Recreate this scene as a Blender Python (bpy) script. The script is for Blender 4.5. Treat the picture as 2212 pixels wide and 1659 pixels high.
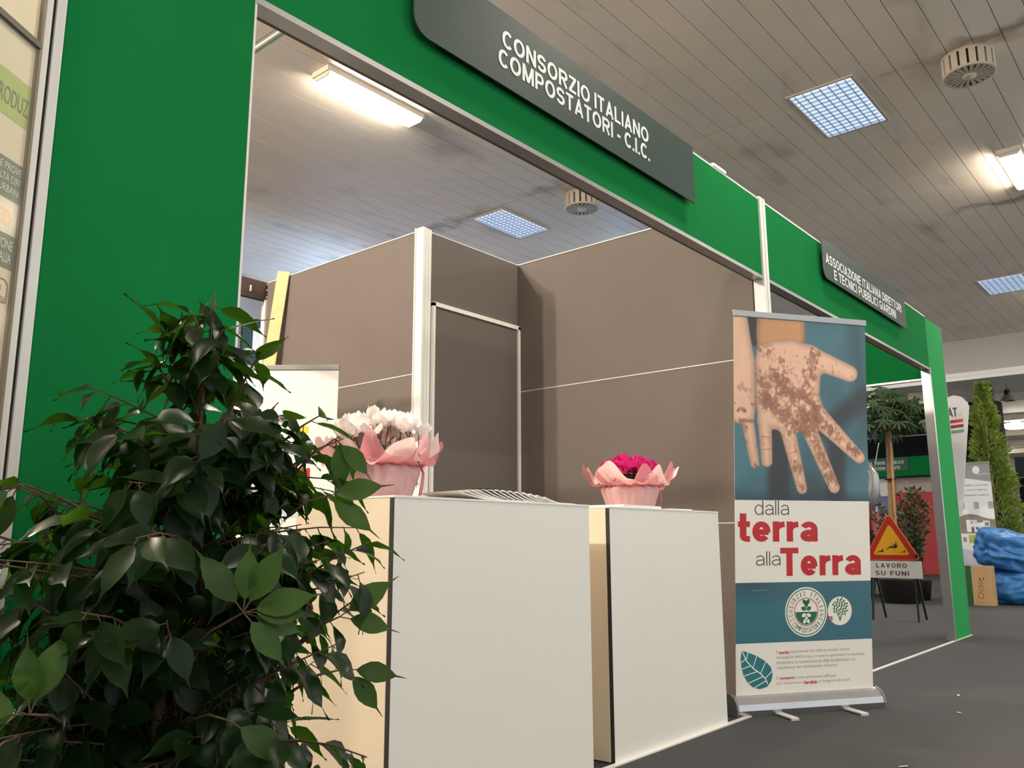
import bpy, bmesh, math, random
import numpy as np
from mathutils import Vector, Matrix, noise

for o in list(bpy.data.objects):
    bpy.data.objects.remove(o, do_unlink=True)
SC = bpy.context.scene
COL = SC.collection
PI = math.pi

# ------------------------------------------------------------------ camera, world, exposure
YAW, PITCH, ROLL, FPX, CAMZ = 0.8651, 0.18421, -0.0028, 1805.0, 0.904
cy_, sy_, cp_, sp_ = math.cos(YAW), math.sin(YAW), math.cos(PITCH), math.sin(PITCH)
fw = Vector((sy_ * cp_, cy_ * cp_, sp_))
rt = Vector((cy_, -sy_, 0))
up = rt.cross(fw)
cr, sr = math.cos(ROLL), math.sin(ROLL)
r2, u2 = rt * cr + up * sr, up * cr - rt * sr
cam_d = bpy.data.cameras.new('camera')
cam = bpy.data.objects.new('camera', cam_d)
COL.objects.link(cam)
cam_d.sensor_width = 36.0
cam_d.lens = FPX / 2212.0 * 36.0
cam_d.clip_start, cam_d.clip_end = 0.05, 200
cam.matrix_world = Matrix(((r2.x, u2.x, -fw.x, 0), (r2.y, u2.y, -fw.y, 0), (r2.z, u2.z, -fw.z, CAMZ), (0, 0, 0, 1)))
SC.camera = cam

wd = bpy.data.worlds.new('world')
SC.world = wd
wd.use_nodes = True
wd.node_tree.nodes['Background'].inputs[0].default_value = (0.95, 0.985, 1.0, 1)
wd.node_tree.nodes['Background'].inputs[1].default_value = 0.78

vs = SC.view_settings
vs.view_transform = 'Standard'
vs.look = 'None'
vs.gamma = 1.0
vs.use_curve_mapping = False
vs.exposure = 0.72

LAMP_E = 78.0          # ceiling lamp emission
SPOT_W = 350.0         # assumed warm hanging lamps, watts
ASSUMED_WINDOW_E = 4.0         # assumed, unseen daylight windows

# ------------------------------------------------------------------ helpers
def lin(c):
    out = []
    for v in c[:3]:
        v = v / 255.0
        out.append(v / 12.92 if v <= 0.04045 else ((v + 0.055) / 1.055) ** 2.4)
    return tuple(out) + (1.0,)

MATS = {}
def mat(name, col, rough=0.6, metal=0.0, emit=0.0, var=0.06, scale=8.0, bump=0.0, bscale=200.0,
        trans=0.0, alpha=1.0, coat=0.0, spec=None, rand=0.0, ecol=None, ior=None):
    if name in MATS:
        return MATS[name]
    m = bpy.data.materials.new(name)
    m.use_nodes = True
    nt = m.node_tree
    b = nt.nodes['Principled BSDF']
    out = nt.nodes['Material Output']
    L = nt.links.new
    c = lin(col)
    tc = nt.nodes.new('ShaderNodeTexCoord')
    nz = nt.nodes.new('ShaderNodeTexNoise')
    nz.inputs['Scale'].default_value = scale
    nz.inputs['Detail'].default_value = 4
    L(tc.outputs['Object'], nz.inputs['Vector'])
    mp = nt.nodes.new('ShaderNodeMapRange')
    mp.inputs['From Min'].default_value = 0.25
    mp.inputs['From Max'].default_value = 0.75
    mp.inputs['To Min'].default_value = 1 - var
    mp.inputs['To Max'].default_value = 1 + var
    L(nz.outputs['Fac'], mp.inputs['Value'])
    val = mp.outputs['Result']
    if rand:
        oi = nt.nodes.new('ShaderNodeObjectInfo')
        m2 = nt.nodes.new('ShaderNodeMapRange')
        m2.inputs['To Min'].default_value = 1 - rand
        m2.inputs['To Max'].default_value = 1 + rand
        L(oi.outputs['Random'], m2.inputs['Value'])
        mm = nt.nodes.new('ShaderNodeMath')
        mm.operation = 'MULTIPLY'
        L(val, mm.inputs[0]); L(m2.outputs['Result'], mm.inputs[1])
        val = mm.outputs[0]
    vm = nt.nodes.new('ShaderNodeVectorMath')
    vm.operation = 'SCALE'
    vm.inputs[0].default_value = c[:3]
    L(val, vm.inputs['Scale'])
    L(vm.outputs[0], b.inputs['Base Color'])
    b.inputs['Roughness'].default_value = rough
    b.inputs['Metallic'].default_value = metal
    if spec is not None:
        b.inputs['Specular IOR Level'].default_value = spec
    if coat:
        b.inputs['Coat Weight'].default_value = coat
        b.inputs['Coat Roughness'].default_value = 0.15
    if emit:
        b.inputs['Emission Color'].default_value = lin(ecol or col)
        b.inputs['Emission Strength'].default_value = emit
    if bump:
        n2 = nt.nodes.new('ShaderNodeTexNoise')
        n2.inputs['Scale'].default_value = bscale
        L(tc.outputs['Object'], n2.inputs['Vector'])
        bp = nt.nodes.new('ShaderNodeBump')
        bp.inputs['Strength'].default_value = bump
        bp.inputs['Distance'].default_value = 0.002
        L(n2.outputs['Fac'], bp.inputs['Height'])
        L(bp.outputs[0], b.inputs['Normal'])
    b.inputs['Alpha'].default_value = alpha
    if trans:
        tr = nt.nodes.new('ShaderNodeBsdfTranslucent')
        L(vm.outputs[0], tr.inputs['Color'])
        mx = nt.nodes.new('ShaderNodeMixShader')
        mx.inputs[0].default_value = trans
        L(b.outputs[0], mx.inputs[1]); L(tr.outputs[0], mx.inputs[2])
        L(mx.outputs[0], out.inputs['Surface'])
    MATS[name] = m
    return m

def print_mat(name, rough=0.45):
    if name in MATS:
        return MATS[name]
    m = bpy.data.materials.new(name)
    m.use_nodes = True
    nt = m.node_tree
    b = nt.nodes['Principled BSDF']
    a = nt.nodes.new('ShaderNodeAttribute')
    a.attribute_name = 'print'
    nt.links.new(a.outputs['Color'], b.inputs['Base Color'])
    b.inputs['Roughness'].default_value = rough
    MATS[name] = m
    return m

class MB:
    """collects shapes for ONE mesh"""
    def __init__(s):
        s.v, s.f, s.sm = [], [], []
    def add(s, vs_, fs, smooth=False):
        n = len(s.v)
        s.v += [tuple(p) for p in vs_]
        s.f += [tuple(i + n for i in f) for f in fs]
        s.sm += [smooth] * len(fs)
        return s
    def box(s, x0, x1, y0, y1, z0, z1, bev=0.0):
        if bev:
            bm = bmesh.new()
            bmesh.ops.create_cube(bm, size=1)
            for v in bm.verts:
                v.co = Vector(((x0 + x1) / 2 + v.co.x * (x1 - x0), (y0 + y1) / 2 + v.co.y * (y1 - y0), (z0 + z1) / 2 + v.co.z * (z1 - z0)))
            bmesh.ops.bevel(bm, geom=bm.edges[:], offset=bev, segments=2, affect='EDGES', profile=0.5)
            bm.verts.index_update()
            s.add([v.co[:] for v in bm.verts], [[v.index for v in f.verts] for f in bm.faces])
            bm.free()
            return s
        P = [(x, y, z) for z in (z0, z1) for y in (y0, y1) for x in (x0, x1)]
        return s.add(P, [(0, 2, 3, 1), (4, 5, 7, 6), (0, 1, 5, 4), (2, 6, 7, 3), (0, 4, 6, 2), (1, 3, 7, 5)])
    def bar(s, a, b, w, h, upv=(0, 0, 1)):
        a, b = Vector(a), Vector(b)
        d = (b - a).normalized()
        x = d.cross(Vector(upv))
        if x.length < 1e-4:
            x = d.cross(Vector((1, 0, 0)))
        x.normalize()
        y = x.cross(d)
        P = []
        for q in (a, b):
            for i, j in ((-1, -1), (1, -1), (1, 1), (-1, 1)):
                P.append(q + x * (i * w / 2) + y * (j * h / 2))
        return s.add(P, [(0, 1, 2, 3), (7, 6, 5, 4), (0, 4, 5, 1), (1, 5, 6, 2), (2, 6, 7, 3), (3, 7, 4, 0)])
    def tube(s, pts, r, seg=8, cap=True):
        pts = [Vector(p) for p in pts]
        rs = r if isinstance(r, (list, tuple)) else [r] * len(pts)
        P, F = [], []
        ref = None
        for i, p in enumerate(pts):
            d = (pts[min(i + 1, len(pts) - 1)] - pts[max(i - 1, 0)]).normalized()
            if ref is None:
                ref = d.orthogonal().normalized()
            ref = (ref - d * ref.dot(d)).normalized()
            w = d.cross(ref)
            for k in range(seg):
                a = 2 * PI * k / seg
                P.append(p + (ref * math.cos(a) + w * math.sin(a)) * rs[i])
        for i in range(len(pts) - 1):
            for k in range(seg):
                k2 = (k + 1) % seg
                F.append((i * seg + k, i * seg + k2, (i + 1) * seg + k2, (i + 1) * seg + k))
        if cap:
            F.append(tuple(range(seg))[::-1])
            F.append(tuple(range((len(pts) - 1) * seg, len(pts) * seg)))
        return s.add(P, F, True)
    def lathe(s, prof, seg=32, c=(0, 0, 0), caps=True):
        P, F = [], []
        for r, z in prof:
            for k in range(seg):
                a = 2 * PI * k / seg
                P.append((c[0] + r * math.cos(a), c[1] + r * math.sin(a), c[2] + z))
        n = len(prof)
        for i in range(n - 1):
            for k in range(seg):
                k2 = (k + 1) % seg
                F.append((i * seg + k, i * seg + k2, (i + 1) * seg + k2, (i + 1) * seg + k))
        if caps:
            F.append(tuple(range(seg))[::-1])
            F.append(tuple(range((n - 1) * seg, n * seg)))
        return s.add(P, F, True)
    def poly(s, pts, z0, z1):
        """extrude a 2-D outline (counter-clockwise) between z0 and z1"""
        n = len(pts)
        P = [(x, y, z0) for x, y in pts] + [(x, y, z1) for x, y in pts]
        F = [tuple(range(n))[::-1], tuple(range(n, 2 * n))]
        F += [(i, (i + 1) % n, n + (i + 1) % n, n + i) for i in range(n)]
        return s.add(P, F)
    def flat(s, pts, z=0.0):
        return s.add([(x, y, z) for x, y in pts], [tuple(range(len(pts)))])
    def mesh(s, name, m):
        me = bpy.data.meshes.new(name)
        me.from_pydata(s.v, [], s.f)
        me.materials.append(m)
        me.polygons.foreach_set('use_smooth', s.sm)
        me.update()
        return me
    def build(s, name, m, parent=None, loc=None, rot=None, kind=None):
        return link(name, s.mesh(name, m), parent, loc, rot, kind)

def link(name, me, parent=None, loc=None, rot=None, kind=None):
    o = bpy.data.objects.new(name, me)
    COL.objects.link(o)
    if parent is not None:
        o.parent = parent
    if loc is not None:
        o.location = loc
    if rot is not None:
        o.rotation_euler = rot
    if kind:
        o['kind'] = kind
    return o

def tag(o, label, cat, group=None):
    o['label'] = label
    o['category'] = cat
    if group:
        o['group'] = group
    return o

def thing(name, label, cat, loc=(0, 0, 0), rz=0.0, group=None):
    o = bpy.data.objects.new(name, None)
    o.empty_display_size = 0.1
    COL.objects.link(o)
    o.location = loc
    o.rotation_euler = (0, 0, rz)
    return tag(o, label, cat, group)

def copy_tree(o, parent=None):
    c = o.copy()
    COL.objects.link(c)
    c.parent = parent
    for ch in list(o.children):
        copy_tree(ch, c)
    return c

def text(name, s, parent, m, x, y, w=None, h=None, z=0.001, bold=0.0, align='L', rot=0.0, space=1.0, line=1.0):
    """flat lettering as a child mesh: bbox left/bottom at (x, y), fitted to width w and height h"""
    cu = bpy.data.curves.new('lettering', 'FONT')
    cu.body = s
    cu.offset = bold
    cu.space_character = space
    cu.space_line = line
    cu.resolution_u = 4
    to = bpy.data.objects.new('lettering', cu)
    COL.objects.link(to)
    dg = bpy.context.evaluated_depsgraph_get()
    me = bpy.data.meshes.new_from_object(to.evaluated_get(dg))
    bpy.data.objects.remove(to, do_unlink=True)
    n = len(me.vertices)
    co = np.zeros(n * 3)
    me.vertices.foreach_get('co', co)
    co = co.reshape(-1, 3)
    lo, hi = co.min(0), co.max(0)
    sx = w / (hi[0] - lo[0]) if w else None
    sy = h / (hi[1] - lo[1]) if h else None
    sx = sx or sy
    sy = sy or sx
    co[:, 0] = (co[:, 0] - lo[0]) * sx
    co[:, 1] = (co[:, 1] - lo[1]) * sy
    co[:, 2] = 0
    if align == 'C':
        co[:, 0] -= (hi[0] - lo[0]) * sx / 2
    if rot:
        c_, s_ = math.cos(rot), math.sin(rot)
        co[:, :2] = co[:, :2] @ np.array([[c_, s_], [-s_, c_]])
    co += np.array([x, y, z])
    me.vertices.foreach_set('co', co.ravel())
    me.materials.clear()
    me.materials.append(m)
    me.name = name
    me.update()
    return link(name, me, parent)

# ---- stroke lettering: plain grotesque capitals drawn from strokes of even width
def _arc(cx, cy, rx, ry, a0, a1, n=14):
    return [(cx + rx * math.cos(math.radians(a0 + (a1 - a0) * k / n)), cy + ry * math.sin(math.radians(a0 + (a1 - a0) * k / n))) for k in range(n + 1)]
_W = dict(A=.72, B=.68, C=.72, D=.70, E=.62, F=.58, G=.76, I=.0, L=.56, M=.82, N=.70, O=.77, P=.64, R=.69, S=.65, T=.60, U=.69, V=.68, Z=.60,
          t=.36, e=.56, r=.36, a=.55, d=.58, l=.0)
def _glyph(c, w):
    h = w / 2
    W = max(_W.get(c, .5), w)
    m = W / 2
    rr = (.5 - h) / 2
    X = .72                     # height of small letters
    if c == 'I' or c == 'l': return w, [[(h, 0), (h, 1)]]
    if c == '.': return w, [[(h, 0), (h, w)]]
    if c == '-': return .30, [[(0, .36), (.30, .36)]]
    if c == "'": return w, [[(h, .72), (h, 1)]]
    if c == 'A': return W, [[(h * .9, 0), (m, 1.0 - h * .6)], [(W - h * .9, 0), (m, 1.0 - h * .6)], [(m - h * .8, 1 - h * .35), (m + h * .8, 1 - h * .35)], [(W * .2, .29), (W * .8, .29)]]
    if c == 'C': return W - .05, [_arc(m, .5, m - h, .5 - h, 42, 318, 26)]
    if c == 'G': return W, [_arc(m, .5, m - h, .5 - h, 42, 318, 26) + [(W - h, .22), (W - h, .47), (m, .47)]]
    if c == 'O': return W, [_arc(m, .5, m - h, .5 - h, 90, 452, 36)]
    if c == 'N': return W, [[(h, 0), (h, 1)], [(W - h, 0), (W - h, 1)], [(h, 1 - h * .3), (W - h, h * .3)]]
    if c == 'M': return W, [[(h, 0), (h, 1)], [(W - h, 0), (W - h, 1)], [(h * 1.1, 1), (m, .05)], [(W - h * 1.1, 1), (m, .05)]]
    if c == 'S': return W, [_arc(m, 1 - h - rr, m - h, rr, 12, 270, 18) + _arc(m, h + rr, m - h, rr, 90, -168, 18)[1:]]
    if c == 'R': return W, [[(h, 0), (h, 1)], [(h, 1 - h), (W - .27, 1 - h)] + _arc(W - .27, .72 - h * .2, .27 - h, .28 - h * .8, 90, -90, 10) + [(h, .44 + h * .6)], [(W * .48, .47), (W - h * 1.05, 0)]]
    if c == 'P': return W, [[(h, 0), (h, 1)], [(h, 1 - h), (W - .27, 1 - h)] + _arc(W - .27, .70 - h * .2, .27 - h, .30 - h * .8, 90, -90, 10) + [(h, .40 + h * .6)]]
    if c == 'B': return W, [[(h, 0), (h, 1)], [(h, 1 - h), (W - .28, 1 - h)] + _arc(W - .28, .75 - h * .5, .25 - h, .25 - h * .5, 90, -90, 10) + [(h, .5)], [(h, .5), (W - .27, .5)] + _arc(W - .27, .25 + h * .5, .27 - h, .25 - h * .5, 90, -90, 10) + [(h, h)]]
    if c == 'D': return W, [[(h, 0), (h, 1)], [(h, 1 - h), (W - .40, 1 - h)] + _arc(W - .40, .5, .40 - h, .5 - h, 90, -90, 16) + [(h, h)]]
    if c == 'E': return W, [[(h, 0), (h, 1)], [(h, 1 - h), (W, 1 - h)], [(h, .51), (W * .93, .51)], [(h, h), (W, h)]]
    if c == 'F': return W, [[(h, 0), (h, 1)], [(h, 1 - h), (W, 1 - h)], [(h, .49), (W * .88, .49)]]
    if c == 'L': return W, [[(h, 1), (h, 0)], [(h, h), (W, h)]]
    if c == 'T': return W, [[(m, 0), (m, 1)], [(0, 1 - h), (W, 1 - h)]]
    if c == 'U': return W, [[(h, 1), (h, .34)] + _arc(m, .34, m - h, .34 - h, 180, 360, 16) + [(W - h, 1)]]
    if c == 'V': return W, [[(h * .9, 1), (m, h * .6)], [(W - h * .9, 1), (m, h * .6)], [(m - h * .8, h * .35), (m + h * .8, h * .35)]]
    if c == 'Z': return W, [[(.02, 1 - h), (W, 1 - h)], [(0, h), (W, h)], [(W - h * 1.15, 1 - w * .8), (h * 1.15, w * .8)]]
    if c == 't': return W, [[(m * .85, 1), (m * .85, .2)] + _arc(m * .85 + .12, .2, .12, .2 - h, 180, 270, 8) + [(W, h)], [(0, X - h), (W, X - h)]]
    if c == 'e': return W, [_arc(m, X / 2, m - h, X / 2 - h, -8, 318, 24), [(w, X / 2 - h * .2), (W - h * .6, X / 2 - h * .2)]]
    if c == 'r': return W, [[(h, 0), (h, X)], _arc(W + .02, X - .30 - h * .2, W + .02 - h, .30 - h * .8, 180, 92, 10)]
    if c == 'd': return W, [[(W - h, 0), (W - h, 1)], _arc(m, X / 2, m - h, X / 2 - h, 0, 360, 26)]
    if c == 'a': return W, [[(W - h, 0), (W - h, X * .62)] + _arc(m, X * .62, m - h, X * .38 - h, 0, 158, 14),
                            _arc(m * .98, .21, m * .98 - h, .215 - h, 90, 270, 14) + [(m, h), (W - h, .16)], [(m * .98, .425 - h), (W - h, .425 - h * .8)]]
    return .3, []
def _stroke(mb, pts, w, z):
    pts = [p for k, p in enumerate(pts) if k == 0 or math.hypot(p[0] - pts[k - 1][0], p[1] - pts[k - 1][1]) > 1e-4]
    n = len(pts)
    L_, R_ = [], []
    for i in range(n):
        a, b = Vector(pts[max(i - 1, 0)]), Vector(pts[min(i + 1, n - 1)])
        p = Vector(pts[i])
        d1 = (p - a).normalized() if i else (b - p).normalized()
        d2 = (b - p).normalized() if i < n - 1 else d1
        t_ = (d1 + d2)
        t_ = t_.normalized() if t_.length > 1e-5 else d1
        nv = Vector((-t_.y, t_.x))
        k = max(.45, nv.dot(Vector((-d1.y, d1.x))))
        L_.append(p + nv * (w / 2 / k)); R_.append(p - nv * (w / 2 / k))
    V_ = [(q.x, q.y, z) for q in L_] + [(q.x, q.y, z) for q in R_]
    mb.add(V_, [(i, n + i, n + i + 1, i + 1) for i in range(n - 1)])
def grotesk(name, s, parent, m, x, y, w, h, z=.001, sw=.16, gap=.10, word=.30):
    """stroke lettering fitted to width w; h is the height of the capitals"""
    mb, cx = MB(), 0.0
    for ch in s:
        if ch == ' ':
            cx += word
            continue
        gw, paths = _glyph(ch, sw)
        for q_, p in enumerate(paths):
            _stroke(mb, [(cx + a, b) for a, b in p], sw, z + q_ * 8e-5)
        cx += gw + gap
    cx -= gap
    mb.v = [(x + a * w / cx, y + b * h, c) for a, b, c in mb.v]
    return mb.build(name, m, parent)

def grid_print(name, parent, x0, x1, y0, y1, nx, ny, fn, m, z=0.0006):
    """flat print: a grid in the sheet's plane; fn(u, v) -> sRGB 0..255, u right, v down, both 0..1"""
    xs, ys = np.linspace(x0, x1, nx), np.linspace(y1, y0, ny)
    X, Y = np.meshgrid(xs, ys)
    U, V = np.meshgrid(np.linspace(0, 1, nx), np.linspace(0, 1, ny))
    rgb = np.clip(fn(U, V), 0, 255) / 255.0
    rgb = np.where(rgb <= 0.04045, rgb / 12.92, ((rgb + 0.055) / 1.055) ** 2.4)
    co = np.stack([X, Y, np.full_like(X, z)], -1).reshape(-1, 3)
    idx = np.arange(nx * ny).reshape(ny, nx)
    q = np.stack([idx[1:, :-1], idx[1:, 1:], idx[:-1, 1:], idx[:-1, :-1]], -1).reshape(-1, 4)
    me = bpy.data.meshes.new(name)
    me.vertices.add(len(co)); me.vertices.foreach_set('co', co.ravel())
    me.loops.add(q.size); me.loops.foreach_set('vertex_index', q.ravel().astype(np.int32))
    me.polygons.add(len(q)); me.polygons.foreach_set('loop_start', np.arange(0, q.size, 4, dtype=np.int32))
    me.update(calc_edges=True)
    at = me.color_attributes.new('print', 'FLOAT_COLOR', 'POINT')
    at.data.foreach_set('color', np.concatenate([rgb.reshape(-1, 3), np.ones((len(co), 1))], 1).astype(np.float32).ravel())
    me.materials.append(m)
    return link(name, me, parent)

def vnoise(U, V, sc, seed=0, octv=3):
    """cheap value noise, 0..1"""
    rs = np.random.RandomState(seed)
    out = np.zeros_like(U); amp = 1.0; tot = 0
    for o in range(octv):
        n = int(sc * 2 ** o) + 2
        g = rs.rand(n + 1, n + 1)
        x, y = np.clip(U, 0, 0.9999) * (n - 1), np.clip(V, 0, 0.9999) * (n - 1)
        i, j = x.astype(int), y.astype(int)
        fx, fy = x - i, y - j
        fx, fy = fx * fx * (3 - 2 * fx), fy * fy * (3 - 2 * fy)
        out += amp * ((g[j, i] * (1 - fx) + g[j, i + 1] * fx) * (1 - fy) + (g[j + 1, i] * (1 - fx) + g[j + 1, i + 1] * fx) * fy)
        tot += amp; amp *= 0.5
    return out / tot

def frame_from(o, origin, xa, ya):
    xa, ya = Vector(xa).normalized(), Vector(ya).normalized()
    za = xa.cross(ya)
    o.matrix_world = Matrix(((xa.x, ya.x, za.x, origin[0]), (xa.y, ya.y, za.y, origin[1]), (xa.z, ya.z, za.z, origin[2]), (0, 0, 0, 1)))

rnd = random.Random(7)

# ------------------------------------------------------------------ materials
M_green = mat('green_fabric', (22, 118, 60), 0.95, var=0.05, scale=3, bump=0.25, bscale=900, spec=.05)
M_sign = mat('grey_green_board', (50, 67, 60), 0.55, var=0.03, spec=.2)
M_alu = mat('white_aluminium', (222, 220, 214), 0.4, var=0.03)
M_alug = mat('grey_aluminium', (165, 166, 166), 0.35, metal=0.7, var=0.04)
M_post_lit = mat('white_post_lit', (246, 243, 236), 0.4, var=0.02)  # whiter copy of white aluminium; lamplight on the posts put into the colour
M_darkgap = mat('dark_joint', (40, 38, 36), 0.8)
M_taupe = mat('taupe_panel', (106, 98, 93), 0.7, var=0.04, scale=2)
M_white = mat('white_laminate', (226, 223, 214), 0.45, var=0.02, scale=2)
M_white_lit = mat('white_laminate_warm_lit', (228, 214, 190), 0.45, var=0.03, scale=2)  # white laminate with the lamps' warm light put into its colour
M_lett = mat('white_lettering', (228, 234, 228), 0.5, var=0.02)
M_carpet = mat('charcoal_carpet', (60, 60, 61), 0.95, var=0.10, scale=1.2, bump=0.6, bscale=450)
M_paper = mat('paper_white', (236, 234, 228), 0.6, var=0.02)
M_black = mat('black_plastic', (22, 22, 22), 0.5)
M_hallwall = mat('hall_wall', (196, 190, 180), 0.8, var=0.05, scale=0.8)

def plank_material():
    m = bpy.data.materials.new('ceiling_plank')
    m.use_nodes = True
    nt = m.node_tree; L = nt.links.new
    b = nt.nodes['Principled BSDF']
    geo = nt.nodes.new('ShaderNodeNewGeometry')
    def noi(scale, detail=4, stretch=(1, 1, 1)):
        mp = nt.nodes.new('ShaderNodeMapping'); mp.inputs['Scale'].default_value = stretch
        n = nt.nodes.new('ShaderNodeTexNoise'); n.inputs['Scale'].default_value = scale; n.inputs['Detail'].default_value = detail
        L(geo.outputs['Position'], mp.inputs[0]); L(mp.outputs[0], n.inputs['Vector'])
        return n.outputs['Fac']
    def rng(sock, a, b_, c, d):
        r = nt.nodes.new('ShaderNodeMapRange')
        for k, v in zip(('From Min', 'From Max', 'To Min', 'To Max'), (a, b_, c, d)):
            r.inputs[k].default_value = v
        L(sock, r.inputs['Value']); return r.outputs['Result']
    def mul(a, c):
        q = nt.nodes.new('ShaderNodeMath'); q.operation = 'MULTIPLY'
        L(a, q.inputs[0]); L(c, q.inputs[1]); return q.outputs[0]
    blot = rng(noi(0.9), 0.35, 0.7, 0.0, 1.0)
    oi = nt.nodes.new('ShaderNodeObjectInfo')
    # grime beside the cross joints (every 3.95 m)
    sp = nt.nodes.new('ShaderNodeSeparateXYZ'); L(geo.outputs['Position'], sp.inputs[0])
    ad = nt.nodes.new('ShaderNodeMath'); ad.operation = 'ADD'; ad.inputs[1].default_value = 39.5 - 7.4 + 1.975
    L(sp.outputs[0], ad.inputs[0])
    md = nt.nodes.new('ShaderNodeMath'); md.operation = 'MODULO'; md.inputs[1].default_value = 3.95
    L(ad.outputs[0], md.inputs[0])
    sb = nt.nodes.new('ShaderNodeMath'); sb.operation = 'SUBTRACT'; sb.inputs[1].default_value = 1.975
    L(md.outputs[0], sb.inputs[0])
    wob = nt.nodes.new('ShaderNodeMath'); wob.operation = 'ADD'
    L(sb.outputs[0], wob.inputs[0]); L(rng(noi(2.2, 3), 0.3, 0.7, -0.18, 0.18), wob.inputs[1])
    ab = nt.nodes.new('ShaderNodeMath'); ab.operation = 'ABSOLUTE'
    L(wob.outputs[0], ab.inputs[0])
    joint = mul(rng(ab.outputs[0], 0.0, 0.16, 1.0, 0.0), rng(noi(0.55, 2), 0.45, 0.62, 0.0, 1.0))
    stain = rng(noi(1.6, 3, (0.5, 1, 1)), 0.60, 0.74, 0.0, 1.0)
    def mix(fac, a, c):
        x = nt.nodes.new('ShaderNodeMix'); x.data_type = 'RGBA'
        if isinstance(fac, float):
            x.inputs['Factor'].default_value = fac
        else:
            L(fac, x.inputs['Factor'])
        for s_, v in (('A', a), ('B', c)):
            i = [k for k in x.inputs if k.name == s_ and k.type == 'RGBA'][0]
            if isinstance(v, tuple):
                i.default_value = v
            else:
                L(v, i)
        return [k for k in x.outputs if k.type == 'RGBA'][0]
    base = mix(blot, lin((242, 226, 206)), lin((227, 211, 191)))
    base = mix(rng(oi.outputs['Random'], 0, 1, 0, 0.55), base, lin((226, 218, 208)))
    base = mix(rng(stain, 0, 1, 0, 0.5), base, lin((150, 132, 104)))
    base = mix(rng(joint, 0, 1, 0, 0.75), base, lin((112, 98, 84)))
    L(base, b.inputs['Base Color'])
    b.inputs['Roughness'].default_value = 0.55
    return m
M_plank = plank_material()

# ------------------------------------------------------------------ the hall
HX0, HX1, HY0, HY1, HZ = -8.4, 52.0, -5.0, 12.4, 5.0
BEAMX = 19.15
fl = MB().box(HX0, HX1, HY0, HY1, -0.1, 0.0).build('floor', M_carpet, kind='structure')
ce = MB().box(HX0, BEAMX + 0.5, HY0, HY1, HZ + 0.035, HZ + 0.08).build('ceiling', M_darkgap, kind='structure')
ROW, SEG, Y0, X0 = 0.2093, 3.95, 2.644, 7.4
pl_me = MB().box(0.004, SEG - 0.004, 0.003, ROW - 0.003, 0, 0.03).mesh('plank', M_plank)
ranges = {-2: (8, 25), -1: (-11, 46), 0: (-11, 46), 1: (-8, 19), 2: (-5, 17)}
rest = MB()
for k in range(-4, 3):
    for i in range(-36, 47):
        a, b = ranges.get(k, (1, 0))
        if a <= i <= b:
            p = link('plank', pl_me, ce, (X0 + k * SEG, Y0 + i * ROW, HZ + rnd.uniform(-0.0004, 0.0006)))
        else:
            x, y = X0 + k * SEG, Y0 + i * ROW
            rest.box(x + .004, x + SEG - .004, y + .003, y + ROW - .003, HZ, HZ + .03)
rest.build('more_planks', M_plank, ce, kind='stuff')
# dropped beam with a stepped cornice, then the ceiling of the next bay
bm_ = MB()
bm_.box(BEAMX, BEAMX + 0.25, HY0, HY1, 4.55, 5.1)
bm_.box(BEAMX - 0.03, BEAMX + 0.9, HY0, HY1, 4.30, 4.55)
bm_.build('trim_1', mat('beam_paint', (176, 170, 162), 0.7, var=0.04, scale=1), kind='structure')
MB().box(BEAMX - 0.06, BEAMX - 0.03, HY0, HY1, 4.22, 4.30).box(BEAMX - 0.05, BEAMX + 0.9, HY0, HY1, 4.14, 4.22).build('trim_2', M_alu, kind='structure')
c2 = MB().box(BEAMX + 0.25, HX1, HY0, HY1, HZ + 0.1, HZ + 0.2).build('ceiling_far', M_hallwall, kind='structure')
rib_me = MB().box(-0.15, 0.15, HY0, HY1, HZ - 0.1, HZ + 0.1).mesh('rib', M_hallwall)
for x in (28, 33, 38, 42, 46):
    link('rib', rib_me, c2, (x, 0, 0))
wb = MB().box(HX0, HX1, HY1, HY1 + 0.2, 0, 5.2).build('wall_back', mat('block_wall', (150, 148, 146), 0.9, var=0.08, scale=2), kind='structure')
# wall behind the photographer left out so world light brightens the stand
MB().box(HX0 - 0.2, HX0, HY0, HY1, 0, 5.2).build('wall_left', M_hallwall, kind='structure')
MB().box(HX1, HX1 + 0.2, HY0, HY1, 0, 5.2).build('wall_right', M_hallwall, kind='structure')

# assumed, unseen windows high in the back wall, glowing to tint the ceiling blue
M_assumed_pane = mat('assumed_window_pane', (205, 222, 255), 0.2, emit=ASSUMED_WINDOW_E, var=0.0)
for n, x in enumerate((8.5, 12.5)):
    w = MB().box(x, x + 3.6, HY1 - 0.012, HY1 - 0.002, 2.9, 4.6).build('window_%d' % (n + 1), M_assumed_pane, kind='structure')
    f = MB()
    for xx in (x, x + 1.2, x + 2.4, x + 3.6):
        f.box(xx - .03, xx + .03, HY1 - .06, HY1 - .012, 2.87, 4.63)
    f.box(x, x + 3.6, HY1 - .06, HY1 - .012, 2.85, 2.92).box(x, x + 3.6, HY1 - .06, HY1 - .012, 4.58, 4.65)
    f.build('window_frame', M_alu, w)

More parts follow.
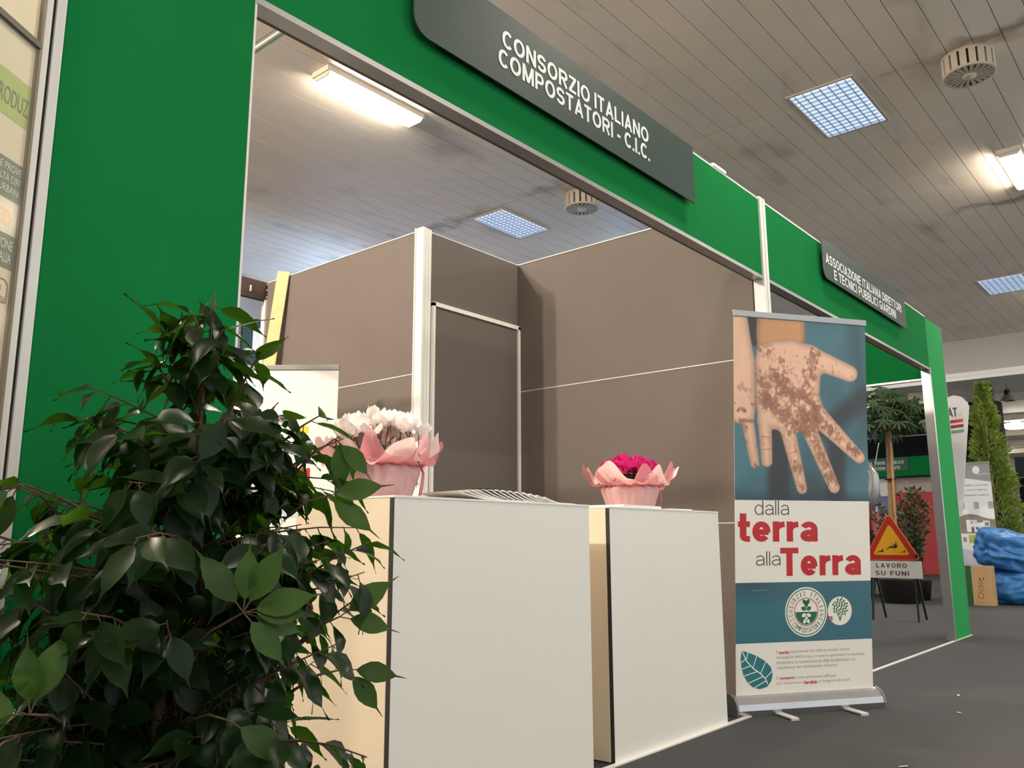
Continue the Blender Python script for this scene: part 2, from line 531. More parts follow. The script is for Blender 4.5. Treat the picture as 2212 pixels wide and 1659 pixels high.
# ------------------------------------------------------------------ lamps on the ceiling
M_lampw = mat('lamp_diffuser', (255, 246, 232), 0.3, emit=LAMP_E, var=0.0, ecol=(255, 244, 228))
M_housing = mat('lamp_housing', (214, 206, 192), 0.5)
def lamp_proto():
    t = thing('ceiling_lamp', 'x', 'lamp', group='fluorescent lamps on the plank ceiling')
    L_, W_ = 1.10, 0.19
    MB().box(-L_ / 2 - .03, L_ / 2 + .03, -W_ * .6, W_ * .6, -0.048, 0).build('housing', M_housing, t)
    P, F = [], []
    prof = [(-0.11, -0.026), (-0.108, -0.06), (-0.085, -0.078), (0, -0.083), (0.085, -0.078), (0.108, -0.06), (0.11, -0.026)]
    for x in (-L_ / 2, L_ / 2):
        for y, z in prof:
            P.append((x, y, z))
    n = len(prof)
    F = [(i, i + 1, n + i + 1, n + i) for i in range(n - 1)] + [tuple(range(n)), tuple(range(n, 2 * n))[::-1]]
    MB().add(P, F).build('diffuser', M_lampw, t)
    for sx in (-1, 1):
        MB().poly([(-0.115, -0.02), (-0.115, -0.05), (-0.085, -0.083), (0.085, -0.083), (0.115, -0.05), (0.115, -0.02)][::-1], 0, 0.012).build(
            'end_cap', M_housing, t, (sx * (L_ / 2 + .006) - .006, 0, 0), (PI / 2, 0, PI / 2))
    return t
LP = lamp_proto()
lamp_spots = [(4.62, 5.66, 'lit fluorescent ceiling lamp seen through the left bay opening'),
              (10.33, 1.36, 'bright ceiling lamp cut off by the right edge of the photo')]
hidden_lab = 'assumed lit fluorescent ceiling lamp outside the view above the aisle'  # assumed lamps: the grid of the visible ones continued out of view
for x in (-1.08, 4.62, 10.33, 16.0):
    for y in (-2.94, 1.36, 5.66, 9.96):
        if (x, y) not in ((4.62, 5.66), (10.33, 1.36)):
            lamp_spots.append((x, y, hidden_lab))
for i, (x, y, lb) in enumerate(lamp_spots):
    o = LP if i == 0 else copy_tree(LP)
    o.location = (x, y, HZ - 0.001)
    o['label'] = lb

# louvred light panels
M_louv = mat('louvre_reflection_glow', (205, 220, 240), 0.4, emit=0.7, var=0.15, scale=3, ecol=(190, 212, 245))  # fittings are unlit; this emission imitates their bluish reflections
M_blade = mat('louvre_blade', (196, 200, 206), 0.3, metal=0.3)
M_lframe = mat('louvre_frame', (196, 186, 172), 0.6)
def louver(label, x0, x1, y0, y1):
    t = thing('louver_light', label, 'light', ((x0 + x1) / 2, (y0 + y1) / 2, HZ), group='louvred light panels')
    a, b = (x1 - x0) / 2, (y1 - y0) / 2
    MB().box(-a + .03, a - .03, -b + .03, b - .03, -0.008, -0.002).build('diffuser', M_louv, t)
    MB().box(-a, a, -b, -b + .025, -.014, -.002).box(-a, a, b - .025, b, -.014, -.002).box(-a, -a + .025, -b + .025, b - .025, -.014, -.002).box(
        a - .025, a, -b + .025, b - .025, -.014, -.002).build('frame', M_lframe, t)
    m1 = MB().box(-a + .035, a - .035, -.004, .004, -.024, -.009).mesh('blade', M_blade)
    m2 = MB().box(-.003, .003, -b + .035, b - .035, -.024, -.009).mesh('blade', M_blade)
    n1, n2 = 8, 14
    for i in range(1, n1):
        link('blade', m1, t, (0, -b + 2 * b * i / n1, 0))
    for i in range(1, n2):
        link('blade', m2, t, (-a + 2 * a * i / n2, 0, 0))
louver('square louvred light panel beside the round vent at upper right', 7.20, 8.28, 2.12, 2.74)
louver('dim louvred light panel beyond the opening above the taupe walls', 7.46, 8.44, 6.50, 7.06)
louver('louvred light panel at far right behind the second sign', 14.75, 15.8, 2.05, 2.72)
louver('louvred light panel hidden above the second bay', 14.75, 15.8, 6.5, 7.06)

# round ceiling vents
M_vent = mat('vent_cream', (190, 178, 160), 0.55)
def vent(label, x, y, r=0.21, top=HZ, bot=4.82):
    t = thing('ceiling_vent', label, 'vent', (x, y, bot), group='round ceiling vents')
    h = top - bot
    MB().lathe([(r * .86, .015), (r * .86, h)], 24).build('core', mat('vent_dark', (60, 50, 42), 0.9), t)
    MB().lathe([(r, h - .03), (r, h), (r * .85, h), (r * .85, h - .03)], 32, caps=False).build('rim', M_vent, t)
    MB().lathe([(r * .87, .001), (r * .985, .001), (r * .985, .02), (r * .87, .02), (r * .87, .001)], 32, caps=False).build('lower_rim', M_vent, t)
    bl = MB().box(r * .9, r * .99, -.026, .026, 0.012, h - .028).mesh('side_blade', M_vent)
    rb = MB().poly([(r * .22, -.009), (r * .95, -.017), (r * .95, .017), (r * .22, .009)], 0.0, 0.012).mesh('radial_blade', M_vent)
    for k in range(18):
        link('side_blade', bl, t, None, (0, 0, 2 * PI * k / 18))
    for k in range(20):
        link('radial_blade', rb, t, None, (0, 0, 2 * PI * k / 20))
    MB().lathe([(r * .27, -.004), (r * .27, .012)], 20).build('hub', M_vent, t)
vent('round slotted ceiling vent at upper right beside the louvred panel', 7.58, 1.27)
vent('round slotted ceiling vent under the green fascia, above the taupe wall', 7.80, 5.53)
vent('round ceiling vent peeking over the top of the hands banner', 15.2, 5.65)

# bell lamps
def bell(label, x, y, zb, s=1.0):
    t = thing('bell_lamp', label, 'lamp', (x, y, zb), group='industrial bell lamps')
    MB().lathe([(.205 * s, 0), (.20 * s, .03 * s), (.17 * s, .10 * s), (.12 * s, .17 * s), (.085 * s, .20 * s), (.07 * s, .20 * s), (.10 * s, .17 * s), (.15 * s, .10 * s), (.185 * s, .03 * s), (.195 * s, 0)], 28, caps=False).build(
        'shade', mat('bell_glass', (150, 148, 136), 0.25, metal=0.4), t)
    MB().lathe([(.07 * s, .19 * s), (.085 * s, .21 * s), (.085 * s, .33 * s), (.06 * s, .35 * s)], 18).build('socket', M_black, t)
    MB().tube([(0, 0, .34 * s), (0, 0, HZ + .1 - zb)], .008).build('rod', M_black, t)
bell('bell-shaped hanging lamp half hidden behind the tall green panel', 5.62, 9.72, 4.52, .85)
bell('bell-shaped hanging lamp at far right beside the dark column', 25.0, 4.15, 4.46, 0.85)
t = thing('bell_lamp', 'glowing round lamp under the far ceiling at right edge', 'lamp', (33.5, 5.4, 4.78), group='industrial bell lamps')
MB().lathe([(.02, -.12), (.3, -.1), (.42, 0), (.42, .05)], 28).build('globe', mat('far_lamp', (255, 250, 240), 0.3, emit=70, var=0, ecol=(255, 244, 226)), t)
MB().lathe([(.2, .05), (.1, .2), (.05, .3)], 18).build('mount', M_housing, t)
for x, y in ((24, -3), (30, -1), (38, 3), (27, 9), (44, 9)):  # assumed lamps, unseen, lighting the far hall
    o = copy_tree(t)
    o.location = (x, y, 4.78)
    o['label'] = 'assumed glowing round lamp of the far hall outside the view'

# ------------------------------------------------------------------ the stand: green front
D = 2.03
def flatbox(name, x0, x1, y0, y1, z0, z1, m, parent=None, bev=0.0):
    return MB().box(x0, x1, y0, y1, z0, z1, bev).build(name, m, parent)
t = thing('front_panel', 'tall green fabric panel behind the leafy plant', 'panel', (0.955, D, 0))
sk = flatbox('fabric', -0.255, 0.255, 0, 0.045, 0, 3.0, M_green, t, 0.004)
flatbox('edge_strip', 0.255, 0.262, 0.0, 0.045, 0, 2.5, M_alu, t)
t = thing('front_panel', 'narrow green panel leg at the far end of the stands', 'panel', (8.79, D, 0))
flatbox('fabric', -0.28, 0.285, 0, 0.045, 0, 3.0, mat('green_fabric_lit', (40, 150, 80), 0.95, var=0.04, scale=3, bump=0.25, bscale=900, spec=.15), t, 0.004)  # lighter copy of the green fabric standing in for stronger light here
flatbox('end_profile', -0.315, -0.281, -0.01, 0.07, 0, 2.5, M_alug, t)
flatbox('edge_strip', 0.286, 0.295, -0.003, 0.05, 0, 3.0, M_alug, t)

def fascia(label, x0, x1):
    t = thing('fascia', label, 'fascia', ((x0 + x1) / 2, D, 2.5))
    w = (x1 - x0) / 2
    flatbox('fabric', -w, w, 0, 0.045, 0.0, 0.5, M_green, t, 0.004)
    flatbox('lower_rail', -w, w, -0.004, 0.055, -0.022, -0.001, M_alug, t)
    flatbox('inner_rail', -w, w, 0.056, 0.075, -0.018, 0.05, mat('rail_dark', (92, 84, 74), 0.5, metal=0.3), t)
    flatbox('top_rail', -w, w, 0.0, 0.06, 0.501, 0.512, M_alu, t)
    return t
fascia('long green fascia carrying the dark CONSORZIO sign', 1.213, 4.765)
fascia('green fascia carrying the smaller ASSOCIAZIONE sign', 4.845, 8.51)
# side fascia turning the far corner
t = thing('fascia', 'dark green side fascia beyond the hands banner', 'fascia', (9.03, D + .05, 2.5))
flatbox('fabric', 0, 0.045, 0.0, 3.9, 0, 0.5, M_green, t, 0.004)
flatbox('lower_rail', -.003, 0.05, 0.0, 3.9, -0.02, -0.001, M_alug, t)

def post(label, x, y, h, gap=True, w=0.04):
    t = thing('stand_post', label, 'post', (x, y, 0), group='aluminium stand posts')
    flatbox('profile', -w, -0.004, -0.012, 0.06, 0, h, M_alu, t, 0.003)
    flatbox('profile', 0.004, w, -0.012, 0.06, 0, h, M_alu, t, 0.003)
    flatbox('groove', -0.004, 0.004, 0.0, 0.05, 0, h, M_darkgap, t)
    return t
post('white double post at the left edge beside the green panel', 0.671, D, 3.02, w=.026)
post('white post between the two green fascias', 4.805, D, 3.02)

# sign boards
def sign(label, x0, x1, z0, z1, lines, rad=0.075):
    t = thing('name_sign', label, 'sign', (x0, D - 0.03, z0))
    w, h = x1 - x0, z1 - z0
    pts = [(rad * (1 - math.sin(a)), rad * (1 - math.cos(a))) for a in [PI / 2 * k / 8 for k in range(8, -1, -1)]]
    pts = pts + [(w, 0.0), (w, h), (0, h)]
    b = MB().poly(pts, 0, 0.006).build('board', M_sign, t, (0, 0, 0), (PI / 2, 0, 0))
    for (s, x, z, ww, hh) in lines:
        grotesk('lettering', s, b, M_lett, x - x0, z - z0, ww, hh, z=0.0072, sw=.175)
    for xx in (.15, w - .15):
        MB().box(xx - .01, xx + .01, 0, .03, h * .4, h * .5).build('spacer', M_black, t)
sign('large grey-green sign reading CONSORZIO ITALIANO COMPOSTATORI - C.I.C.', 1.81, 3.86, 2.675, 3.0,
     [('CONSORZIO ITALIANO', 2.285, 2.842, 1.11, .078), ('COMPOSTATORI - C.I.C.', 2.262, 2.750, 1.14, .078)])
sign('smaller grey-green sign reading ASSOCIAZIONE ITALIANA DIRETTORI', 5.74, 7.72, 2.725, 3.02,
     [('ASSOCIAZIONE ITALIANA DIRETTORI', 5.80, 2.845, 1.80, .074), ('E TECNICI PUBBLICI GIARDINI', 5.95, 2.755, 1.47, .074)], 0.07)
# tape and clamps left on the fascia's top edge
for k, (x, w, m, lb) in enumerate(((2.93, .03, M_paper, 'tiny white clip on top of the large sign'), (3.62, .05, M_black, 'small black cable clip above the large sign'),
                               (3.88, .06, M_black, 'small black clamp at the end of the large sign'), (4.25, .16, M_paper, 'white tape on the fascia edge right of the large sign'))):
    o = MB().box(-w / 2, w / 2, -.004, .03, 0, .022, .004).build('edge_clip', m, None, (x, D, 3.012))
    tag(o, lb, 'clip')

# ------------------------------------------------------------------ the stand: taupe walls
def wall(label, name, x0, x1, y0, y1, seams=(1.0, 2.0), along='y', h=3.0, face=None):
    """row of stacked taupe panels; each is a part, with thin white seam strips between"""
    t = bpy.data.objects.new(name, None)
    COL.objects.link(t)
    t['kind'] = 'structure'
    t['label'] = label
    zs = [0] + list(seams) + [h]
    for a, b in zip(zs[:-1], zs[1:]):
        flatbox('panel', x0, x1, y0, y1, a + .003, b - .003, M_taupe, t)
    for z in seams:
        if along == 'y':
            flatbox('seam_strip', x0 - .002, x1 + .002, y0, y1, z - .003, z + .003, M_alu, t)
        else:
            flatbox('seam_strip', x0, x1, y0 - .002, y1 + .002, z - .003, z + .003, M_alu, t)
    flatbox('top_trim', x0 - .002, x1 + .002, y0, y1, h, h + .008, M_alu, t)
    return t
wall('taupe panel wall between the two stands', 'wall_stand_right', 4.77, 4.80, D + .07, 6.0)
wall('taupe side of the storage cabin', 'wall_cabin_side', 3.76, 3.79, 4.06, 5.86)
dw = wall('taupe cabin front above the door', 'wall_cabin_front', 3.84, 4.766, 4.0, 4.03, seams=(2.5,), along='x')
dr = bpy.data.objects.new('door_1', None)
COL.objects.link(dr); dr['kind'] = 'structure'; dr['label'] = 'taupe cabin door with white frame'
flatbox('leaf', 3.865, 4.735, 3.985, 3.999, 0.01, 2.47, M_taupe, dr)
flatbox('frame', 3.842, 3.862, 3.972, 3.999, 0, 2.50, M_post_lit, dr)
flatbox('frame', 4.740, 4.764, 3.972, 3.999, 0, 2.50, M_post_lit, dr)
flatbox('frame', 3.842, 4.764, 3.972, 3.999, 2.476, 2.505, M_post_lit, dr)
t = thing('corner_post', 'bright white corner post of the taupe cabin', 'post', (3.79, 4.02, 0))
for i, (a, b) in enumerate(((-.045, -.018), (-.014, .012), (.016, .045))):
    flatbox('profile', a, b, -.035 + .004 * i, .035, 0, 3.02, M_post_lit, t, .004)
flatbox('profile', -.05, -.01, .036, .045, 0, 3.02, M_post_lit, t)
t = thing('corner_post', 'white end post behind the leaning board', 'post', (3.775, 5.89, 0))
flatbox('profile', -.03, .0, -.025, .025, 0, 2.86, M_post_lit, t, .003)
flatbox('profile', .003, .03, -.025, .025, 0, 2.86, M_post_lit, t, .003)
t = thing('crossbeam', 'dark brown crossbeam joining the cabin at the back', 'beam', (2.3, 5.89, 2.85))
flatbox('beam', -1.55, 1.52, -.02, .02, 0, .16, mat('dark_brown', (70, 52, 42), .6), t, .003)
flatbox('latch', 1.30, 1.31, -.03, -.02, .05, .10, M_alu, t)
for z in (.03, .09, .14):
    MB().lathe([(.01, 0), (.01, .012)], 10).build('bolt', M_alug, t, (1.46, -.021, z), (PI / 2, 0, 0))
# thin white tube across the upper left of the opening
o = tag(MB().tube([(0, 0, 0), (0, 3.78, 0)], .013, 8).build('cross_tube', M_alu, None, (1.77, D + .08, 2.97)), 'thin white tube crossing the top left of the opening', 'tube')

# assumed, unseen twin lamps hung left of the stand, warm
def spot(label, x, y, z, aim, power, col, ang, blend=.5, r=.05, rod=0):
    t = thing('unseen_lamp', label, 'lamp', (x, y, z), group='assumed and added unseen lamps')
    d = (Vector(aim) - Vector((x, y, z))).normalized()
    if rod:
        MB().tube([(0, 0, .05), (0, 0, rod)], .012, 8).build('rod', M_black, t)
    else:
        MB().box(-.08, .08, -.08, .08, -.2, -.1).bar((0, 0, -.12), (0, 0, 0), .03, .03).build('base', M_black, t)
    q = d.to_track_quat('-Z', 'Y')
    hb = MB().lathe([(.05, .22), (.075, .18), (.09, .12), (.083, .12), (.068, .17), (.045, .20)], 20, caps=False).build('head', M_black, t)
    hb.rotation_mode = 'QUATERNION'; hb.rotation_quaternion = q
    ld = bpy.data.lights.new('lamp_light', 'POINT' if rod else 'SPOT')
    ld.energy = power; ld.color = col; ld.shadow_soft_size = r
    if not rod:
        ld.spot_size = ang; ld.spot_blend = blend
    lo = bpy.data.objects.new('lamp_light', ld)
    COL.objects.link(lo)
    lo.parent = t
    lo.rotation_mode = 'QUATERNION'; lo.rotation_quaternion = q
    return t
WARM = (1.0, .84, .68)
spot('assumed warm hanging lamp, unseen left of the stand, nearer the aisle', -.6, 4.95, 4.38, (3.1, 3.4, 1.2), SPOT_W, WARM, 1.5, .6, .06, HZ - 4.38)
spot('assumed warm hanging lamp, unseen left of the stand, nearer the back', -.6, 5.47, 4.38, (3.3, 4.2, 1.2), SPOT_W, WARM, 1.5, .6, .06, HZ - 4.38)
# two added, unseen cold lights that tint the ceiling blue
spot('added cold light, unseen beyond the stand, tinting the ceiling blue', 12.6, 7.6, 3.2, (8.9, 6.3, 5.0), 130, (.42, .64, 1.0), .5, .9, .1)
spot('added cold light, unseen behind the cabin, tinting the rear ceiling blue', 9.6, 9.3, 2.7, (6.6, 10.9, 5.0), 420, (.42, .64, 1.0), 1.3, .9, .1)
tag(MB().box(9.3, 9.9, 9.0, 9.6, 0, 2.5, .01).build('cabinet', M_taupe), 'added tall taupe cabinet hidden behind the cabin under the added cold light', 'cabinet')  # both cabinets are added, unseen supports for the cold lights
tag(MB().box(12.3, 12.9, 7.3, 7.9, 0, 3.0, .01).build('cabinet', M_taupe), 'added tall taupe cabinet hidden behind the stands under the added cold light', 'cabinet')

# ------------------------------------------------------------------ counters
def counter(label, x0, x1, y0, y1, h):
    t = thing('counter', label, 'counter', ((x0 + x1) / 2, (y0 + y1) / 2, 0), group='white reception counters')
    a, b = (x1 - x0) / 2, (y1 - y0) / 2
    flatbox('front_panel', -a + .0035, a, -b, -b + .018, .004, h - .008, M_white, t, .0015)
    flatbox('joint', -a + .0005, -a + .0035, -b + .001, -b + .018, .004, h - .008, M_darkgap, t)
    flatbox('side_panel', -a, -a + .018, -b + .019, b, .004, h - .008, M_white_lit, t, .0015)
    flatbox('side_panel', a - .018, a, -b + .019, b, .004, h - .008, M_white_lit, t, .0015)
    flatbox('top', -a - .001, a + .001, -b - .002, b, h - .008, h, M_white, t, .0015)
    flatbox('plinth', -a + .01, a - .01, -b + .02, b - .02, 0, .05, M_darkgap, t)
    flatbox('shelf', -a + .019, a - .019, -b + .02, b - .03, .5, .518, M_white, t)
    return t
CH = 1.045
counter('left white counter carrying the white flowers and fanned leaflets', 1.80, 2.872, D, D + .52, CH)
counter('right white counter carrying the pink flowers', 3.038, 4.05, D + .012, D + .53, CH)

# strip between carpets
MB().box(0.7, 9.1, D - .012, D + .012, 0, .006).build('trim_3', M_alu, kind='structure')
for x, y, a, lb in ((5.6, 1.35, .3, 'small white scrap on the dark carpet, nearest the far panel'), (5.05, 1.22, .8, 'small white scrap on the dark carpet beside the banner base'), (3.75, 1.13, 2.6, 'small white scrap near the bottom edge of the photo')):
    o = MB().flat([(-.02, -.006), (.02, -.008), (.024, .005), (-.018, .007)], .0).build('paper_scrap', M_paper, None, (x, y, .004), (0.1, 0, a))
    tag(o, lb, 'scrap')

# leaflets fanned on the left counter
ORD = ['first', 'second', 'third', 'fourth', 'fifth', 'sixth', 'seventh', 'eighth', 'ninth', 'tenth', 'eleventh', 'twelfth', 'thirteenth', 'fourteenth']
def curved(z0, z1):
    mb_ = MB()
    n = 7
    P = []
    for y in (-.105, .105):
        for k in range(n):
            f = k / (n - 1)
            x, zz = .15 * f, .034 * (1 - f) ** 1.6
            P += [(x, y, zz + z0), (x, y, zz + z1)]
    m_ = 2 * n
    F = []
    for k in range(n - 1):
        a = 2 * k
        F += [(a, a + 2, a + 3, a + 1), (m_ + a, m_ + a + 1, m_ + a + 3, m_ + a + 2), (a + 1, a + 3, m_ + a + 3, m_ + a + 1), (a, m_ + a, m_ + a + 2, a + 2)]
    F += [(0, 1, m_ + 1, m_), (m_ - 2, 2 * m_ - 2, 2 * m_ - 1, m_ - 1)]
    return mb_.add(P, F)
lf_me = curved(0, .0042).mesh('sheet', M_paper)
lk_me = curved(.0044, .0068).mesh('printed_cover', mat('print_black', (28, 28, 30), .4))
lg_me = curved(.0044, .0060).mesh('printed_cover', mat('print_light', (206, 202, 194), .5))
N = 14
for i in range(N):
    f = i / (N - 1)
    t = thing('leaflet', '%s leaflet from the left in the fan on the left counter' % ORD[i], 'leaflet', (2.13 + .46 * f, D + .125 + .02 * math.sin(f * PI), CH + .0005),
              -.10 + .25 * f, 'fanned leaflets on the left counter')
    t.scale = (1, 1, .35 + .75 * math.sin(PI * (.12 + .8 * f)) ** .8)
    link('sheet', lf_me, t)
    link('printed_cover', lk_me if 3 <= i <= 9 else lg_me, t)
for (x, y, w, d_, h, a, lb) in ((3.33, D + .13, .36, .21, .012, .05, 'stack of white papers on the right counter under the pink flowers'),
                                (3.72, D + .12, .20, .16, .006, -.1, 'thin stack of white papers right of the pink flowers'),
                                (2.77, D + .15, .16, .20, .006, .1, 'few loose white papers at the right end of the left counter')):
    t = thing('paper_stack', lb, 'papers', (x, y, CH), a)
    n = 4
    for k in range(n):
        q = k * .002
        MB().box(-w / 2 + q, w / 2 - q * (k % 2), -d_ / 2, d_ / 2, h * k / n, h * (k + .9) / n).build('sheet', M_paper, t)

# ------------------------------------------------------------------ cyclamen pots
M_wrap = mat('pink_wrap', (248, 206, 206), .35, var=.1, scale=20, trans=.45)
M_tulle = mat('pink_tulle', (225, 150, 160), .5, var=.1, scale=30, trans=.4, alpha=.45)
M_ruff = mat('pink_felt', (250, 222, 218), .7, var=.06, scale=15, trans=.4)
M_rib = mat('pink_ribbon', (214, 96, 138), .35)
M_cleaf = mat('cyclamen_leaf', (58, 66, 36), .5, var=.3, scale=40)
M_cstem = mat('cyclamen_stem', (120, 70, 50), .5)

def petal_mesh(r, L_, seg=4):
    P, F = [], []
    return P, F

def flower_mesh(m, rs):
    mb = MB()
    for k in range(5):
        a = 2 * PI * k / 5 + rs.uniform(-.2, .2)
        ca, sa = math.cos(a), math.sin(a)
        n, P, F = 5, [], []
        L_ = rs.uniform(.036, .046)
        tw = rs.uniform(-.35, .35)
        for i in range(n):
            f = i / (n - 1)
            w = .017 * math.sin(PI * (.12 + .80 * f)) + .001
            rr = .006 + .016 * math.sin(f * 1.7) + .006 * f
            zz = -.006 + L_ * f
            for s_ in (-1, -.33, .33, 1):
                t_ = a + tw * f
                x = rr + .004 * abs(s_) * math.sin(f * PI)
                y = s_ * w
                P.append((x * math.cos(t_) - y * math.sin(t_), x * math.sin(t_) + y * math.cos(t_), zz - .006 * abs(s_) * f + .003 * math.sin(9 * f + k)))
        for i in range(n - 1):
            for j in range(3):
                F.append((i * 4 + j, i * 4 + j + 1, i * 4 + 5 + j, i * 4 + 4 + j))
        mb.add(P, F, True)
    mb.lathe([(.003, -.014), (.008, -.01), (.009, -.002), (.003, .002)], 8)
    return mb.mesh('flower', m)

def cyclamen(label, loc, petal, nflow, fr, ftop, seed, rot=0., dense=None):
    rs = random.Random(seed)
    t = thing('cyclamen_pot', label, 'flower pot', loc, rot, 'gift-wrapped cyclamen pots')
    zn, r0, r1 = .125, .112, .148
    # wrapped cone with soft folds
    def ring(nr, seg, fn):
        P = [fn(i / (nr - 1), 2 * PI * k / seg) for i in range(nr) for k in range(seg)]
        F = [(i * seg + k, i * seg + (k + 1) % seg, (i + 1) * seg + (k + 1) % seg, (i + 1) * seg + k) for i in range(nr - 1) for k in range(seg)]
        return P, F
    def cone(f, a):
        fold = .007 * math.sin(11 * a + 1.3 * math.sin(3 * a)) + .004 * math.sin(23 * a + 2)
        g = f if f < .85 else .85 + (f - .85) * .2
        r = r0 + (r1 - r0) * g - (.028 * ((f - .85) / .15) ** 1.5 if f > .85 else 0) + fold * (.3 + .7 * f)
        return (r * math.cos(a), r * math.sin(a), zn * f)
    mb = MB(); mb.add(*ring(10, 120, cone), True)
    mb.build('wrap', M_wrap, t)
    MB().lathe([(.10, .002), (.122, .118), (.128, .13), (.12, .13), (.115, .115)], 24).build('inner_pot', mat('pot_brown', (120, 84, 66), .7), t)
    ph = [rs.uniform(0, 6) for _ in range(6)]
    def ruff(sc, zs, kk, amp):
        def fn(f, a):
            lob = .5 + .5 * math.sin(kk * a + ph[0] + .8 * math.sin(2 * a + ph[1]))
            tipr = .075 + .03 * lob + .012 * math.sin(3 * a + ph[2])
            r = .118 + tipr * sc * (f ** .85) + .004 * math.sin(19 * a) * f
            z = zn - .004 + (.035 + zs * (lob - .3) * f + .012 * math.sin(2 * a + ph[3])) * f + amp * f * math.sin(2 * kk * a + ph[4])
            return (r * math.cos(a), r * math.sin(a), z)
        return fn
    mb = MB(); mb.add(*ring(9, 160, ruff(1.08, .085, 6, .014)), True)
    mb.build('ruffle', M_ruff, t)
    ph = [rs.uniform(0, 6) for _ in range(6)]
    mb = MB(); mb.add(*ring(8, 160, ruff(1.14, .085, 7, .018)), True)
    mb.build('tulle', M_tulle, t, (0, 0, -.006))
    MB().lathe([(.126, -.004), (.137, -.002), (.137, .004), (.126, .006)], 48, (0, 0, zn), caps=False).build('ribbon', M_rib, t)
    # bow and hanging ribbon tails towards the aisle side
    mb = MB()
    for s_ in (-1, 1):
        mb.tube([(0, 0, 0), (s_ * .03, -.012, .016), (s_ * .05, -.01, .004), (s_ * .025, -.012, -.008), (0, 0, 0)], .0035, 6)
        mb.tube([(0, 0, 0), (s_ * .02, -.014, -.03), (s_ * .035, -.01, -.075), (s_ * .03 + .01, -.004, -.11)], .0025, 6)
    bow = mb.build('bow', M_rib, t, (.098, -.105, zn + .002), (0, 0, .82))
    tg = thing_tag = MB().box(-.024, .024, -.001, .001, -.032, .032).build('gift_tag', mat('tag_paper', (240, 214, 208), .5), t, (.105, -.092, zn - .045), (.12, -.25, .75))
    g2 = MB()
    for zz in (.015, .006, -.004):
        g2.box(-.016, .014, -.0018, -.0011, zz, zz + .003)
    g2.lathe([(.006, 0), (.006, .001)], 10, (-.008, -.0018, -.02))
    g2.build('tag_print', mat('tag_ink', (150, 110, 100), .6), tg)
    # leaves
    P = [(0, 0, 0)] + [(.042 * (1 - .35 * math.exp(-((a - PI) ** 2) / .1)) * math.cos(a), .038 * math.sin(a), .006 * math.cos(2 * a) - .006) for a in [2 * PI * k / 14 for k in range(14)]]
    lm = MB().add(P, [(0, 1 + k, 1 + (k + 1) % 14) for k in range(14)], True).mesh('leaf', M_cleaf)
    for k in range(20):
        a = rs.uniform(0, 2 * PI); r = rs.uniform(.02, .13)
        o = link('leaf', lm, t, (r * math.cos(a), r * math.sin(a), zn + .02 + rs.uniform(0, .035)), (rs.uniform(-.5, .5), rs.uniform(-.1, .6), a))
    fms = [flower_mesh(petal, rs) for _ in range(4)]
    spots = []
    for k in range(nflow):
        for tr in range(30):
            a, r = rs.uniform(0, 2 * PI), fr * math.sqrt(rs.random())
            x, y = r * math.cos(a), r * math.sin(a)
            if dense and dense(x, y):
                continue
            if all((x - p[0]) ** 2 + (y - p[1]) ** 2 > .026 ** 2 for p in spots):
                break
        spots.append((x, y))
        z = ftop - .045 - .05 * (r / fr) ** 2 - rs.uniform(0, .03)
        f = link('flower', rs.choice(fms), t, (x, y, z), (rs.uniform(-.3, .3), rs.uniform(-.3, .3), rs.uniform(0, 6)))
        f.scale = (1.3, 1.3, 1.15)
        MB().tube([(0, 0, -.012), (-x * .2, -y * .2, (zn + .02 - z) * .6), (-x * .5, -y * .5, zn + .01 - z)], .0018, 5).build('stalk', M_cstem, f)
    return t
M_pw = mat('white_petal', (255, 250, 246), .5, var=.02, trans=.2)
M_pp = mat('magenta_petal', (214, 40, 128), .5, var=.15, scale=60, trans=.35)
cyclamen('white cyclamen in pink gift wrap on the left counter', (1.985, D + .29, CH), M_pw, 34, .145, .345, 3, .1)
cyclamen('magenta cyclamen in pink gift wrap on the right counter', (3.62, D + .27, CH), M_pp, 30, .13, .298, 11, .3)

